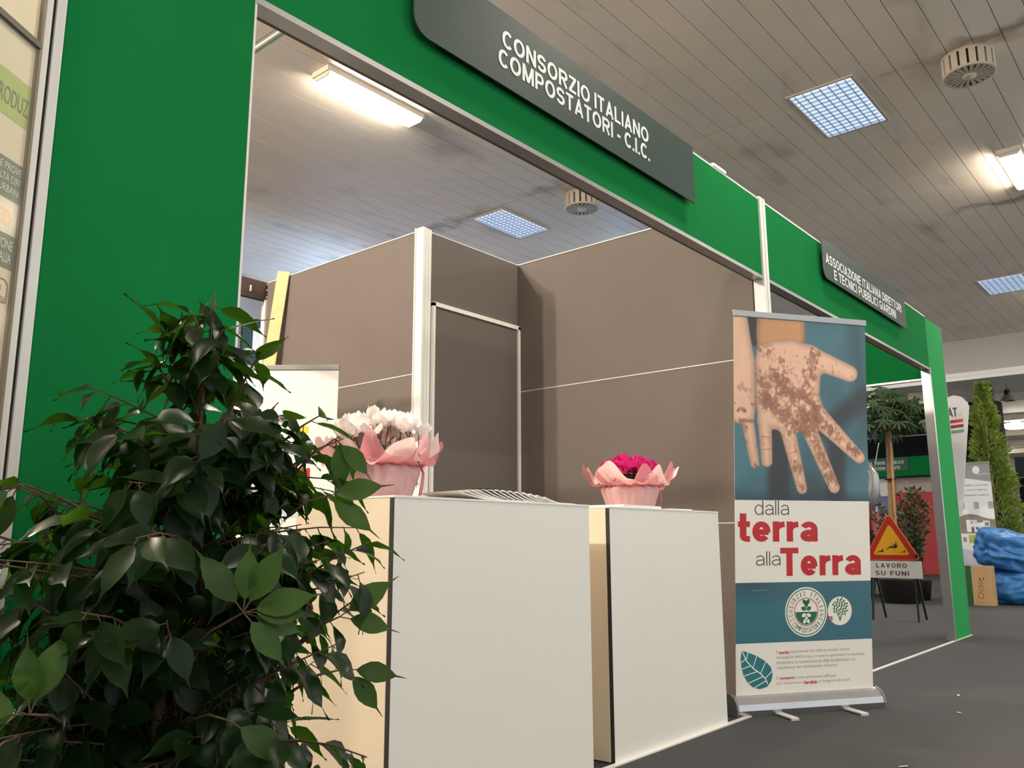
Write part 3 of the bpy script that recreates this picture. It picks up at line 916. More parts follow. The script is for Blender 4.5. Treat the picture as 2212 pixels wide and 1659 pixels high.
# ------------------------------------------------------------------ the hands roll-up banner
def rollup(label, base_l, base_r, height, lean, width=None, group='roll-up banners', stock=None):
    """returns (thing, sheet). sheet plane: x right, y up along the sheet, z towards the viewer"""
    a, b = Vector((*base_l, 0)), Vector((*base_r, 0))
    c = (a + b) / 2
    U = (b - a).normalized()
    w = width or (b - a).length
    t = thing('rollup_banner', label, 'banner', c, math.atan2(U.y, U.x), group)
    th = math.atan(lean)
    L_ = (b - a).length
    # cassette: rounded profile extruded along the base
    prof = [(-.06, .0), (.05, .0), (.055, .02), (.05, .075), (.03, .095), (.0, .10), (-.012, .095), (-.035, .088), (-.06, .06), (-.068, .03)]
    P = [(x, y, z) for x in (-L_ / 2, L_ / 2) for y, z in prof]
    n = len(prof)
    MB().add(P, [(i, n + i, n + (i + 1) % n, (i + 1) % n) for i in range(n)] + [tuple(range(n)), tuple(range(n, 2 * n))[::-1]]).build('cassette', mat('satin_aluminium', (178, 178, 180), .28, metal=.85), t)
    for s_ in (-1, 1):
        P2 = [(x, y * 1.04, z * 1.04) for x in (0, .012) for y, z in prof]
        MB().add(P2, [(i, n + i, n + (i + 1) % n, (i + 1) % n) for i in range(n)] + [tuple(range(n)), tuple(range(n, 2 * n))[::-1]]).build('end_cap', mat('end_cap_grey', (120, 120, 122), .4), t, (s_ * L_ / 2 - (.012 if s_ < 0 else 0), 0, 0))
        MB().box(-.022, .022, -.20, -.055, .004, .014, .003).box(-.022, .022, -.205, -.195, 0.0, .012).build('foot', mat('foot_grey', (200, 200, 198), .4), t, (s_ * L_ * .235, 0, 0))
    th_v = Vector((0, -math.sin(th), math.cos(th)))
    MB().tube([(0, .03, .08), Vector((0, .02, 0)) + th_v * (height + .0)], .011, 10).build('pole', M_alug, t)
    rail = MB().box(-w / 2 - .004, w / 2 + .004, height - .022, height + .012, -.010, .008, .003).build('top_rail', M_alug, t, (0, 0, 0), (PI / 2 + th, 0, 0))
    sh = MB().box(-w / 2, w / 2, .05, height - .02, -.0016, 0).build('sheet', stock or mat('banner_cream', (244, 240, 229), .42, var=.01), t, (0, 0, 0), (PI / 2 + th, 0, 0))
    return t, sh

BAN, SH = rollup('roll-up banner with muddy hands and red terra lettering', (4.245, 2.11), (4.985, 1.62), 2.135, .085, .85)

def hands(U, V):
    # pixel frame of the printed photo, 1025 x 1380
    X, Y = U * 1025, V * 1380
    bg = np.zeros(U.shape + (3,))
    n1 = vnoise(U, V, 3, 1, 3); n2 = vnoise(U, V, 5, 2, 2)
    teal = np.array([82, 128, 140.]); dark = np.array([58, 52, 54.]); blue = np.array([62, 92, 106.])
    bg[:] = teal
    k = np.clip((n1 - .35) * 2.2, 0, 1)[..., None]
    bg = bg * (1 - k * .6) + blue * k * .6
    def soft(mask, col, a=1.0):
        nonlocal bg
        m = np.clip(mask, 0, 1)[..., None] * a
        bg = bg * (1 - m) + np.array(col, float) * m
    def band(x0, y0, x1, y1, w, s):
        dx, dy = x1 - x0, y1 - y0
        L2 = dx * dx + dy * dy
        t_ = np.clip(((X - x0) * dx + (Y - y0) * dy) / L2, 0, 1)
        d = np.hypot(X - x0 - t_ * dx, Y - y0 - t_ * dy)
        return 1 - (d - w) / s
    soft(band(1010, 560, 700, 830, 30, 90), dark, .75)
    soft(band(330, 860, 330, 1400, 55, 60), dark, .85)
    soft(band(780, 900, 760, 1400, 40, 60), dark, .8)
    soft(band(560, 1300, 700, 1400, 60, 160), dark, .6)
    soft((Y - 1290) / 110, (44, 62, 72), .75)
    soft(band(145, 0, 150, 160, 35, 40), dark, .9)
    soft(band(940, 0, 1030, 900, 0, 120), (60, 74, 80), .5)
    def cap(x0, y0, x1, y1, ra, rb):
        dx, dy = x1 - x0, y1 - y0
        t_ = np.clip(((X - x0) * dx + (Y - y0) * dy) / (dx * dx + dy * dy), 0, 1)
        return np.hypot(X - x0 - t_ * dx, Y - y0 - t_ * dy) - (ra + (rb - ra) * t_)
    def polysd(pts):
        d = np.full(X.shape, 1e9); ins = np.zeros(X.shape, bool)
        for i in range(len(pts)):
            (ax, ay), (bx, by) = pts[i], pts[i - 1]
            ex, ey = bx - ax, by - ay
            t_ = np.clip(((X - ax) * ex + (Y - ay) * ey) / (ex * ex + ey * ey), 0, 1)
            d = np.minimum(d, np.hypot(X - ax - t_ * ex, Y - ay - t_ * ey))
            if ay != by:
                ins ^= ((ay > Y) != (by > Y)) & (X < (bx - ax) * (Y - ay) / (by - ay) + ax)
        return np.where(ins, -d, d)
    def smin(a, b, k):
        h = np.clip(.5 + .5 * (b - a) / k, 0, 1)
        return b * (1 - h) + a * h - k * h * (1 - h)
    fine = vnoise(U, V, 60, 5, 3); mid = vnoise(U, V, 16, 6, 3); crk = vnoise(U, V, 34, 9, 2)
    def paint(sd, tone, lobes, dirt):
        nonlocal bg
        a = np.clip(.5 - sd / 3.0, 0, 1)[..., None]
        sh = np.clip(-sd / 45.0, 0, 1)
        shade = .70 + .34 * np.sqrt(sh) + .05 * (mid - .5)
        shade = shade + .06 * np.clip((X - 500) / 600, -.6, .6)
        c = np.array(tone, float)[None, None] * shade[..., None]
        c = c * np.array([1.02, 1, .98])
        dm = np.clip(dirt, 0, 1)[..., None]
        c = c * (1 - dm) + np.array([140, 92, 68.]) * (.55 + .9 * fine[..., None]) * dm
        bg = bg * (1 - a) + c * a
    # y runs from the photo's top edge; x from its left edge
    # the second hand at the left border
    hl = polysd([(-60, -40), (98, -40), (128, 170), (156, 330), (158, 700), (148, 770), (95, 800), (30, 812), (-60, 800)])
    hl = smin(hl, cap(98, 790, 150, 1110, 48, 34), 20)
    dl = np.clip((crk - .5) * 4, 0, 1) * np.clip((Y - 430) / 260, 0, 1) * .8 + np.clip(1 - abs(Y - 790) / 26, 0, 1) * .7
    paint(hl, (238, 198, 172), None, dl * (mid > .42))
    # forearm
    fa = polysd([(175, -30), (543, -30), (545, 120), (530, 215), (175, 225), (168, 130)])
    paint(fa, (206, 156, 112), None, np.zeros_like(X))
    pal = polysd([(180, 210), (300, 165), (440, 145), (540, 175), (620, 215), (665, 330), (650, 560), (675, 700), (610, 815), (500, 862), (350, 858), (262, 838), (178, 800), (158, 640), (158, 330)])
    sd = pal
    sd = smin(sd, cap(590, 275, 890, 385, 86, 66), 60)
    sd = smin(sd, cap(590, 690, 955, 1042, 84, 46), 40)
    sd = smin(sd, cap(548, 800, 752, 1278, 62, 43), 26)
    sd = smin(sd, cap(395, 830, 502, 1290, 60, 40), 26)
    sd = smin(sd, cap(226, 780, 240, 1092, 52, 41), 26)
    core = band(330, 560, 520, 740, 120, 190)
    g = np.clip(core, 0, 1)
    g = np.maximum(g, np.clip(band(600, 250, 560, 480, 20, 90), 0, 1) * .8)
    g = np.maximum(g, np.clip(band(640, 760, 930, 1010, 18, 46), 0, 1) * .85)
    g = np.maximum(g, np.clip(band(580, 860, 745, 1260, 26, 40), 0, 1) * .8)
    g = np.maximum(g, np.clip(band(410, 880, 500, 1270, 20, 44), 0, 1) * .6)
    g = np.maximum(g, np.clip(band(240, 260, 330, 330, 25, 90), 0, 1) * .6)
    g = np.maximum(g, .28)
    dirt = np.clip((mid * .35 + crk * .30 + fine * .45 + g * .36 - .76) * 6, 0, 1) * .8
    veins = np.clip(1 - np.abs(crk - .5) * 22, 0, 1) * np.clip(g * 1.5 - .35, 0, 1) * .8
    dirt = np.maximum(dirt, veins)
    dirt *= np.clip(1.2 - np.clip(band(215, 790, 250, 800, 60, 40), 0, 1), .2, 1)
    paint(sd, (236, 196, 170), None, dirt)
    # creases of the fingers
    for x0, y0, x1, y1 in ((755, 330, 752, 440), (800, 860, 760, 930), (650, 1020, 600, 1045), (700, 1130, 640, 1160), (465, 1010, 400, 1030), (490, 1130, 425, 1150), (200, 905, 275, 910), (195, 1000, 275, 1000)):
        m = np.clip(band(x0, y0, x1, y1, 2, 5), 0, 1) * (sd < -3)
        soft(m, (150, 102, 82), .4)
    return bg
grid_print('photo_print', SH, -.425, .425, 1.115, 2.112, 300, 380, hands, print_mat('hands_print'))

def tealband(U, V):
    c = np.zeros(U.shape + (3,)); c[:] = (62, 112, 126)
    n = vnoise(U, V, 2, 31, 2)
    m = np.clip((.75 - np.hypot((U - .12) * 1.4, V - .45)), 0, 1)[..., None]
    c = c * (1 - m * .5) + np.array([36, 128, 132.]) * m * .5
    m = np.clip((.55 - np.hypot(U - .12, V - .0) * 1.2), 0, 1)[..., None]
    c = c * (1 - m) + np.array([52, 62, 74.]) * m
    m = np.clip((n - .5) * 2, 0, 1)[..., None]
    c = c * (1 - m * .4) + np.array([84, 116, 128.]) * m * .4
    return c
grid_print('teal_band', SH, -.425, .425, .362, .677, 60, 24, tealband, print_mat('hands_print'))
M_red = mat('print_red', (196, 36, 44), .45, var=.05)
M_ink = mat('print_charcoal', (74, 72, 68), .45)
M_grey = mat('print_pale_grey', (178, 172, 160), .5)
M_tealp = mat('print_teal', (48, 122, 128), .45)
M_creamp = mat('print_cream', (244, 240, 229), .45, var=.01)
M_dgreen = mat('print_green', (40, 110, 76), .45)
grotesk('lettering', 'dalla', SH, M_ink, -.305, 1.035, .212, .078, sw=.065, gap=.12)
grotesk('lettering', 'terra', SH, M_red, -.406, .893, .492, .150, sw=.20, gap=.075)
grotesk('lettering', 'alla', SH, M_ink, -.300, .766, .150, .076, sw=.065, gap=.12)
grotesk('lettering', 'Terra', SH, M_red, -.150, .710, .512, .150, sw=.20, gap=.075)
text('lettering', 'www.compost.it', SH, mat('print_pale_teal', (120, 156, 166), .5), -.333, .630, .11, .013)
ypar = [('Il suolo rappresenta una delle principali risorse', .300, .462), ('strategiche dell\'Europa, in quanto garantisce la sicurezza', .272, .556),
        ('alimentare, la conservazione della biodiversità e la', .246, .494), ('regolazione dei cambiamenti climatici.', .219, .38),
        ('Il compost è uno strumento efficace', .164, .368), ('per conservare la fertilità e l\'integrità dei suoli', .138, .456)]
for s_, y, w in ypar:
    text('lettering', s_, SH, M_grey, -.182, y, w, .020)
for s_, x, y, w in (('suolo', -.165, .3005, .062), ('compost', -.163, .1645, .088), ('fertilità', -.012, .1385, .078)):
    m_ = MB().flat([(x - .003, y - .004), (x + w + .003, y - .004), (x + w + .003, y + .018), (x - .003, y + .018)], .0013).build('backing_patch', M_creamp, SH)
    text('lettering', s_, SH, M_red, x, y, w, .017, z=.0019, bold=.03)

def disc(c, r, n=48, z=0, sx=1.0):
    return [(c[0] + sx * r * math.cos(2 * PI * k / n), c[1] + r * math.sin(2 * PI * k / n)) for k in range(n)]
def annulus(mb, c, r0, r1, z, n=48):
    P = [(x, y, z) for x, y in disc(c, r0, n)] + [(x, y, z) for x, y in disc(c, r1, n)]
    mb.add(P, [(k, (k + 1) % n, n + (k + 1) % n, n + k) for k in range(n)][::-1])
def leafpoly(c, L_, w, ang, n=7):
    pts = []
    for k in range(2 * n):
        f = k / n if k < n else 2 - k / n
        s_ = 1 if k < n else -1
        x, y = L_ * f, s_ * w * math.sin(PI * f) ** .8
        pts.append((c[0] + x * math.cos(ang) - y * math.sin(ang), c[1] + x * math.sin(ang) + y * math.cos(ang)))
    return pts
SCn = (.006, .517)
seal = MB().flat(disc(SCn, .132), .0014).build('seal', M_creamp, SH)
mb = MB(); annulus(mb, SCn, .119, .124, .0020); mb.build('seal_ring', M_dgreen, SH)
mb = MB(); annulus(mb, SCn, .071, .076, .0020); mb.build('seal_inner_ring', mat('print_rose', (190, 110, 110), .5), SH)
mb = MB().flat([(SCn[0] + .068 * math.cos(a), SCn[1] + .068 * math.sin(a)) for a in [PI + PI * k / 24 for k in range(25)]], .0020)
mb.build('seal_green_half', M_dgreen, SH)
mb = MB()
for (dx, dy, a) in ((.0, .022, 1.57), (0, .012, .35), (0, .012, 2.79), (0, .040, .9), (0, .040, 2.24)):
    mb.flat(leafpoly((SCn[0] + dx, SCn[1] + dy), .034, .011, a), .0026)
mb.build('seal_sprig', M_dgreen, SH)
mb = MB()
for (dx, dy, a) in ((.0, -.022, -1.57), (0, -.012, -.35), (0, -.012, -2.79), (0, -.036, -.9), (0, -.036, -2.24)):
    mb.flat(leafpoly((SCn[0] + dx, SCn[1] + dy), .032, .010, a), .0026)
mb.build('seal_roots', M_creamp, SH)
def arc_text(s, r, a0, a1, h, inward):
    n = len(s)
    for i, ch in enumerate(s):
        if ch == ' ':
            continue
        a = a0 + (a1 - a0) * i / (n - 1)
        x, y = SCn[0] + r * math.cos(a), SCn[1] + r * math.sin(a)
        rot = a - PI / 2 if not inward else a + PI / 2
        o = text('letter', ch, SH, M_ink, 0, 0, {'I': .0045, 'M': .017}.get(ch, .0128), h, z=.0022, align='C')
        ww = {'I': .004}.get(ch)
        o.rotation_euler = (0, 0, rot)
        dx = -h / 2
        o.location = (x + math.sin(rot) * h / 2, y - math.cos(rot) * h / 2, 0)
arc_text('CONSORZIO ITALIANO', .0975, math.radians(204), math.radians(-24), .025, False)
arc_text('COMPOSTATORI', .0975, math.radians(219), math.radians(321), .025, True)
TCn = (.219, .517)
MB().flat(disc(TCn, .077), .0014).build('tree_badge', M_creamp, SH)
mb = MB()
for k in range(34):
    a, r = k * 2.4, .046 * math.sqrt((k + .5) / 34)
    c = (TCn[0] + .0 + r * math.cos(a), TCn[1] + .016 + r * math.sin(a))
    mb.flat(leafpoly(c, .016, .005, .9 + .9 * (c[0] - TCn[0]) / -.05), .0020)
for dx in (-.018, 0, .018):
    mb.flat([(TCn[0] - .003, TCn[1] - .052), (TCn[0] + .003, TCn[1] - .052), (TCn[0] + dx + .001, TCn[1] - .005), (TCn[0] + dx - .001, TCn[1] - .005)], .0019 + dx * .001)
mb.build('badge_tree', M_dgreen, SH)
mb = MB().flat([(TCn[0] - .072, TCn[1] - .05), (TCn[0] - .048, TCn[1] - .05), (TCn[0] - .048, TCn[1] - .028), (TCn[0] - .072, TCn[1] - .028)], .0022)
bp_ = mb.build('badge_patch', M_red, SH)
text('lettering', '25°', SH, M_creamp, TCn[0] - .070, TCn[1] - .046, .02, .013, z=.0028)
# teal leaf emblem with pale veins
lp = [(-.389, .328), (-.352, .316), (-.30, .296), (-.25, .268), (-.216, .235), (-.206, .200), (-.214, .165), (-.24, .135), (-.283, .125), (-.32, .134), (-.352, .158), (-.378, .195), (-.392, .240), (-.397, .285)]
MB().flat(lp[::-1], .0014).build('leaf_emblem', M_tealp, SH)
mb = MB()
def vein(pts, w, z):
    for (a, b) in zip(pts[:-1], pts[1:]):
        dx, dy = b[0] - a[0], b[1] - a[1]
        L_ = math.hypot(dx, dy); nx, ny = -dy / L_ * w, dx / L_ * w
        mb.flat([(a[0] - nx, a[1] - ny), (b[0] - nx, b[1] - ny), (b[0] + nx, b[1] + ny), (a[0] + nx, a[1] + ny)], z)
mid_ = [(-.389, .328), (-.365, .275), (-.325, .235), (-.280, .205), (-.248, .175), (-.238, .150)]
vein(mid_, .003, .0020)
for k, (a, b) in enumerate((((-.365, .275), (-.352, .318)), ((-.325, .235), (-.300, .300)), ((-.280, .205), (-.245, .268)), ((-.252, .180), (-.208, .215)),
                            ((-.370, .282), (-.40, .262)), ((-.340, .247), (-.40, .230)), ((-.298, .217), (-.382, .196)), ((-.264, .190), (-.355, .158)), ((-.245, .168), (-.322, .132)))):
    vein([a, b], .0024, .0021 + .0001 * k)
mb.build('leaf_veins', M_creamp, SH)

# ------------------------------------------------------------------ white roll-up and boards inside the stand
B2, S2 = rollup('overexposed white roll-up banner behind the plant', (2.88, 5.10), (3.43, 4.45), 2.05, 0.0, .85, stock=mat('banner_white', (240, 238, 234), .5, var=.01))
M_yel = mat('print_yellow', (236, 206, 70), .5)
for (x, y) in ((.05, 1.66), (.17, 1.60), (-.25, 1.15), (-.17, 1.10)):
    MB().flat([(x, y), (x + .07, y), (x + .07, y + .05), (x, y + .05)], .0016).build('yellow_print', M_yel, S2)
for (x, y, w) in ((-.13, 1.28, .10), (.20, 1.27, .06), (.12, 1.30, .05)):
    MB().flat([(x, y), (x + w, y), (x + w, y + .10), (x, y + .10)], .001).build('red_print', M_red, S2)
MB().flat([(-.4, 1.05), (.4, 1.05), (.4, 1.17), (-.4, 1.17)], .001).build('blue_print', mat('print_pale_blue', (190, 214, 226), .5), S2)
text('lettering', 'ITAL-COMPOST AN.C.', S2, M_ink, -.32, 1.19, .62, .05, z=.0016)
M_wood = mat('pale_wood', (226, 196, 140), .6, var=.08, scale=12)
o = MB().bar((0, 0, 0), (.19, -.26, 3.03), .095, .02, (.76, .65, 0)).build('leaning_board', M_wood, None, (3.53, 5.84, 0))
tag(o, 'pale wooden board leaning against the cabin side', 'board')
t = thing('wooden_easel', 'pale wooden easel behind the top of the plant', 'easel', (2.35, 5.5, 0), -.5)
for s_ in (-1, 1):
    MB().bar((s_ * .35, 0, 0), (s_ * .06, .05, 2.25), .06, .03, (0, 1, 0)).build('leg', M_wood, t)
MB().bar((0, .5, 0), (0, .06, 2.2), .06, .03).build('leg', M_wood, t)
MB().box(-.32, .32, -.03, .0, 1.95, 2.05).build('crossbar', M_wood, t)
MB().box(-.34, .34, -.06, -.035, 1.2, 1.9).build('board', mat('easel_board', (238, 232, 222), .5), t)

# dark display panel seen on the hall's back wall
t = thing('wall_sign', 'dark green panel with a white stripe on the far back wall', 'sign', (8.1, HY1 - .05, 0))
MB().box(-.62, .62, 0, .04, 3.2, 4.62).build('panel', mat('dark_green_panel', (22, 58, 56), .6), t)
MB().box(-.42, -.28, -.01, 0, 4.05, 4.48).build('stripe', M_paper, t)

# ------------------------------------------------------------------ poster behind glass at the left edge
HG, du = Vector((.634, 1.988, 0)), Vector((.82, .57, 0)).normalized()
t = thing('poster_case', 'glass poster case at the left edge beside the white post', 'poster', (HG.x, HG.y, 0), math.atan2(du.y, du.x))
PW = .22
flatbox('back_board', -PW, -.004, .008, .016, .1, 2.16, mat('poster_cream', (228, 212, 176), .5, var=.03), t)
sh = MB().box(-PW, -.022, .1, 2.16, -.001, 0).build('poster', mat('poster_cream', (228, 212, 176), .5), t, (.02, .004, 0), (PI / 2, 0, 0))
def band_(z0, z1, m, nm):
    MB().flat([(-PW, z0), (-.023, z0), (-.023, z1), (-PW, z1)], .0006).build(nm, m, sh)
band_(1.825, 1.93, mat('poster_lime', (176, 188, 92), .5), 'lime_band')
band_(1.645, 1.735, mat('poster_olive', (122, 124, 92), .5), 'olive_band')
band_(1.49, 1.567, mat('poster_olive', (122, 124, 92), .5), 'olive_band')
M_pt = mat('poster_white_ink', (226, 222, 200), .5)
text('lettering', 'LA PRODUZ', sh, mat('poster_grey_ink', (120, 118, 84), .5), -.175, 1.852, .148, .042, z=.0014)
text('lettering', 'TERIALE PROVE', sh, M_pt, -.152, 1.708, .126, .017, z=.0014)
text('lettering', 'RACCOLTA DIFF', sh, M_pt, -.148, 1.683, .122, .017, z=.0014)
text('lettering', 'IFIUTI URBANI', sh, M_pt, -.144, 1.658, .116, .017, z=.0014)
text('lettering', 'DIFFUSIONE', sh, M_pt, -.128, 1.533, .10, .022, z=.0014)
text('lettering', 'IN ITALIA', sh, M_pt, -.105, 1.503, .075, .022, z=.0014)
MB().flat([(-.2, 1.585), (-.05, 1.585), (-.035, 1.603), (-.05, 1.622), (-.2, 1.622)], .0006).build('orange_arrow', mat('poster_orange', (224, 176, 92), .5), sh)
text('lettering', 'RACCOLTA', sh, M_pt, -.15, 1.594, .09, .017, z=.0014)
mb = MB()
for a, b in (((-.2, 1.465), (-.04, 1.465)), ((-.04, 1.465), (-.03, 1.455)), ((-.03, 1.455), (-.03, 1.415)), ((-.03, 1.415), (-.2, 1.40))):
    vein([a, b], .0015, .0012)
mb.build('red_outline', mat('poster_red', (186, 96, 72), .5), sh)
text('lettering', 'SUD', sh, mat('poster_grey_ink', (120, 118, 84), .5), -.09, 1.435, .04, .018, z=.0014)
text('lettering', '20 ANNI', sh, mat('poster_grey_ink', (120, 118, 84), .5), -.095, 1.415, .06, .013, z=.0014)
flatbox('glass', -PW, 0, -.004, 0.0, .1, 2.03, mat('case_glass', (235, 240, 238), .08, alpha=.06, spec=.2), t)
flatbox('top_rail', -PW, 0, -.008, .004, 2.03, 2.045, mat('rail_dark', (92, 84, 74), .5, metal=.3), t)
flatbox('edge_frame', -.003, .006, -.006, .014, 0.0, 2.9, mat('frame_brown', (128, 114, 92), .5), t)

# ------------------------------------------------------------------ weeping fig in the foreground
PX, PY = 0.87, 1.59
plant = thing('weeping_fig', 'bushy dark green weeping fig plant in the left foreground', 'plant', (PX, PY, 0))
def leaf_material(name, col, tcol, trans, rough):
    m = mat(name, col, rough, var=.25, scale=25, trans=trans, rand=.25, spec=.22)
    tr = [n for n in m.node_tree.nodes if n.type == 'BSDF_TRANSLUCENT'][0]
    for l in list(tr.inputs['Color'].links):
        m.node_tree.links.remove(l)
    tr.inputs['Color'].default_value = lin(tcol)
    return m
M_leaf = leaf_material('fig_leaf', (22, 42, 20), (74, 124, 24), .3, .3)
M_leafy = leaf_material('fig_leaf_young', (48, 74, 28), (96, 136, 32), .3, .4)
M_bark = mat('fig_bark', (84, 60, 42), .8, var=.2, scale=30, bump=.5, bscale=120)
def leaf_geo(L_, W_, fold, curl, wav, tip=.16):
    """leaf along +x from its base; 7 stations x 3"""
    P, F = [], []
    st = [(0, .02), (.12, .5), (.3, .92), (.48, 1.0), (.66, .78), (.82, .38), (.9, .12), (1.0 + tip, .0)]
    for i, (f, w) in enumerate(st):
        x = L_ * f
        z0 = -curl * L_ * f * f
        wv = wav * L_ * math.sin(f * 9)
        P += [(x, -w * W_ / 2, z0 + fold * w * W_ / 2 + wv), (x, 0, z0), (x, w * W_ / 2, z0 + fold * w * W_ / 2 - wv)]
    for i in range(len(st) - 1):
        a = i * 3
        F += [(a, a + 1, a + 4, a + 3), (a + 1, a + 2, a + 5, a + 4)]
    return P, F
rl = random.Random(21)
LV = [leaf_geo(.082 * s_, .044 * s_, rl.uniform(.1, .5), rl.uniform(.05, .45), rl.uniform(.01, .035)) for s_ in (.85, .95, 1.0, 1.08, 1.18, 1.0)]
leaf_me = [MB().add(P, F, True).mesh('leaf', M_leaf) for P, F in LV]
young_me = [MB().add(P, F, True).mesh('young_leaf', M_leafy) for P, F in [leaf_geo(.10, .046, .15, .12, .015), leaf_geo(.085, .040, .2, .2, .02)]]
env = [(0.10, .10), (.25, .26), (.45, .34), (.65, .37), (.85, .40), (.97, .36), (1.08, .27), (1.2, .185), (1.32, .10), (1.40, .045)]
def envr(z):
    for (a, ra), (b, rb) in zip(env[:-1], env[1:]):
        if a <= z <= b:
            return ra + (rb - ra) * (z - a) / (b - a)
    return .03
stem = MB()
stems = []
for k in range(3):
    a = 2 * PI * k / 3 + .5
    pts = [(.03 * math.cos(a), .03 * math.sin(a), .24)]
    for i in range(1, 8):
        f = i / 7
        pts.append((.05 * math.cos(a + f * 2) * (1 - f * .6) + rl.uniform(-.012, .012), .05 * math.sin(a + f * 2) * (1 - f * .6) + rl.uniform(-.012, .012), .24 + (1.10 - .12 * k) * f))
    stems.append(pts)
    MB().tube(pts, [.014 * (1 - .75 * i / 7) for i in range(8)], 8).build('stem', M_bark, plant)
MB().lathe([(.13, 0), (.165, .23), (.175, .25), (.155, .25), (.15, .22)], 28).build('pot', mat('terracotta_dark', (70, 60, 54), .7), plant)
MB().lathe([(.01, .225), (.15, .22)], 24).build('soil', mat('soil', (44, 34, 26), 1.0), plant)
br = MB()
leaves = []     # (matrix, variant, young)
def put_leaf(p, d, nrm, young=False, var=None):
    d = d.normalized()
    y = nrm.cross(d)
    if y.length < 1e-3:
        y = d.orthogonal()
    y.normalize()
    z = d.cross(y)
    if p.y + PY + max(0, d.y) * .09 > D - .03:
        return
    m = Matrix(((d.x, y.x, z.x, p.x), (d.y, y.y, z.y, p.y), (d.z, y.z, z.z, p.z), (0, 0, 0, 1)))
    leaves.append((m, var if var is not None else rl.randrange(6), young))
def branch(p0, p1, nleaf, young=False, r=.004, sag=.05):
    p0, p1 = Vector(p0), Vector(p1)
    mid = (p0 + p1) / 2 + Vector((rl.uniform(-.02, .02), rl.uniform(-.02, .02), sag))
    def at(f):
        return p0 * (1 - f) ** 2 + mid * (2 * f * (1 - f)) + p1 * f * f
    br.tube([at(f) for f in (0, .25, .5, .75, 1)], [r, r * .85, r * .7, r * .55, r * .35], 5)
    side = 1
    for i in range(nleaf):
        f = .25 + .75 * (i + .5) / nleaf
        p = at(f)
        d = (at(min(1, f + .05)) - at(f - .05)).normalized()
        sd = d.cross(Vector((0, 0, 1)))
        sd = sd.normalized() if sd.length > 1e-3 else Vector((1, 0, 0))
        side = -side
        ld = d * rl.uniform(.2, .9) + sd * side * rl.uniform(.3, .9) + Vector((rl.uniform(-.3, .3), rl.uniform(-.3, .3), rl.uniform(-1.5, -.1)))
        nv = Vector((rl.uniform(-.4, .4), rl.uniform(-.4, .4), .6)) + d * .9
        pet = p + ld.normalized() * .014
        br.tube([p, pet], .0011, 4, cap=False)
        put_leaf(pet, ld, nv, young)
for k in range(215):
    z = rl.choice((rl.uniform(.22, 1.40), rl.uniform(.3, 1.15)))
    a = rl.uniform(0, 2 * PI)
    R_ = envr(z) * rl.uniform(.55, 1.08)
    zs_ = max(.28, z - rl.uniform(.05, .22))
    st = stems[k % 3]
    q = Vector(min(st, key=lambda p: abs(p[2] - zs_)))
    end = Vector((R_ * math.cos(a), min(R_ * math.sin(a), .36), z))
    branch(q, end, 10 if R_ > .2 else 7, False, .003, rl.uniform(.0, .06))
# crown tip and a few long free shoots; young leaves at some shoot ends
VT, VU = Vector((-PX, -PY, 0)).normalized(), Vector((0, 0, 1))      # VT: towards the aisle
VR = Vector((-VT.y, VT.x, 0))
def P3(r, z, tw=0.0):
    return VR * r + VT * tw + VU * z
branch(P3(0, 1.18), P3(.02, 1.42), 9, False, .004, 0)
branch(P3(-.02, 1.12), P3(-.10, 1.27, .02), 6)
branch(P3(.04, 1.10), P3(.12, 1.30, .0), 8)
branch(P3(.08, 1.0), P3(.24, 1.16, .05), 8)
branch(P3(.10, .95), P3(.30, 1.12, .0), 7)
branch(P3(-.10, .9), P3(-.36, 1.02, .0), 9)
branch(P3(-.10, .8), P3(-.42, .93, .03), 10)
branch(P3(.10, .7), P3(.36, .90, .02), 8)
branch(P3(.10, .55), P3(.35, .80, .05), 9)
branch(P3(.10, .50), P3(.35, .49, .10), 9)
branch(P3(.10, .42), P3(.33, .42, .05), 9)
branch(P3(-.05, .5), P3(-.34, .50, .12), 6)
for (a_, b_, lv) in ((P3(.0, .70, .2), P3(.09, .79, .36), [(-.6, .8), (.05, 1.0), (.45, .85), (.95, .25), (.95, .0), (.9, -.3), (.6, -.7)]),
                     (P3(-.16, .60, .2), P3(-.20, .655, .36), [(-.1, 1.0), (.28, .9), (-.95, .35), (-.9, .05)]),
                     (P3(.2, .70, .1), P3(.28, .76, .15), [(.7, .5), (.9, -.2)]),
                     (P3(-.22, .60, .2), P3(-.27, .58, .33), [(-.9, -.35)]),
                     (P3(.18, 1.02, .05), P3(.27, 1.11, .08), [(.5, -.5), (.2, -.95)]),
                     (P3(.18, .95, .1), P3(.25, .99, .12), [(.9, .2), (.8, -.6)]),
                     (P3(-.22, .95, .1), P3(-.28, 1.0, .15), [(-.7, -.6), (-.3, -.8)]),
                     (P3(.02, .60, .2), P3(.08, .62, .33), [(.8, -.5)]),
                     (P3(.2, .62, .1), P3(.30, .66, .12), [(.8, -.1), (.6, -.7)])):
    br.tube([a_, (a_ + b_) / 2 + Vector((0, 0, .01)), b_], [.003, .0025, .0015], 5)
    for (lr, lz) in lv:
        d = VR * lr + VU * lz + VT * rl.uniform(-.1, .35)
        put_leaf(b_ + d.normalized() * .02, d, VT + VU * .35, True, rl.randrange(2))
        br.tube([b_, b_ + d.normalized() * .022], .0013, 4, cap=False)
br.build('branches', M_bark, plant)
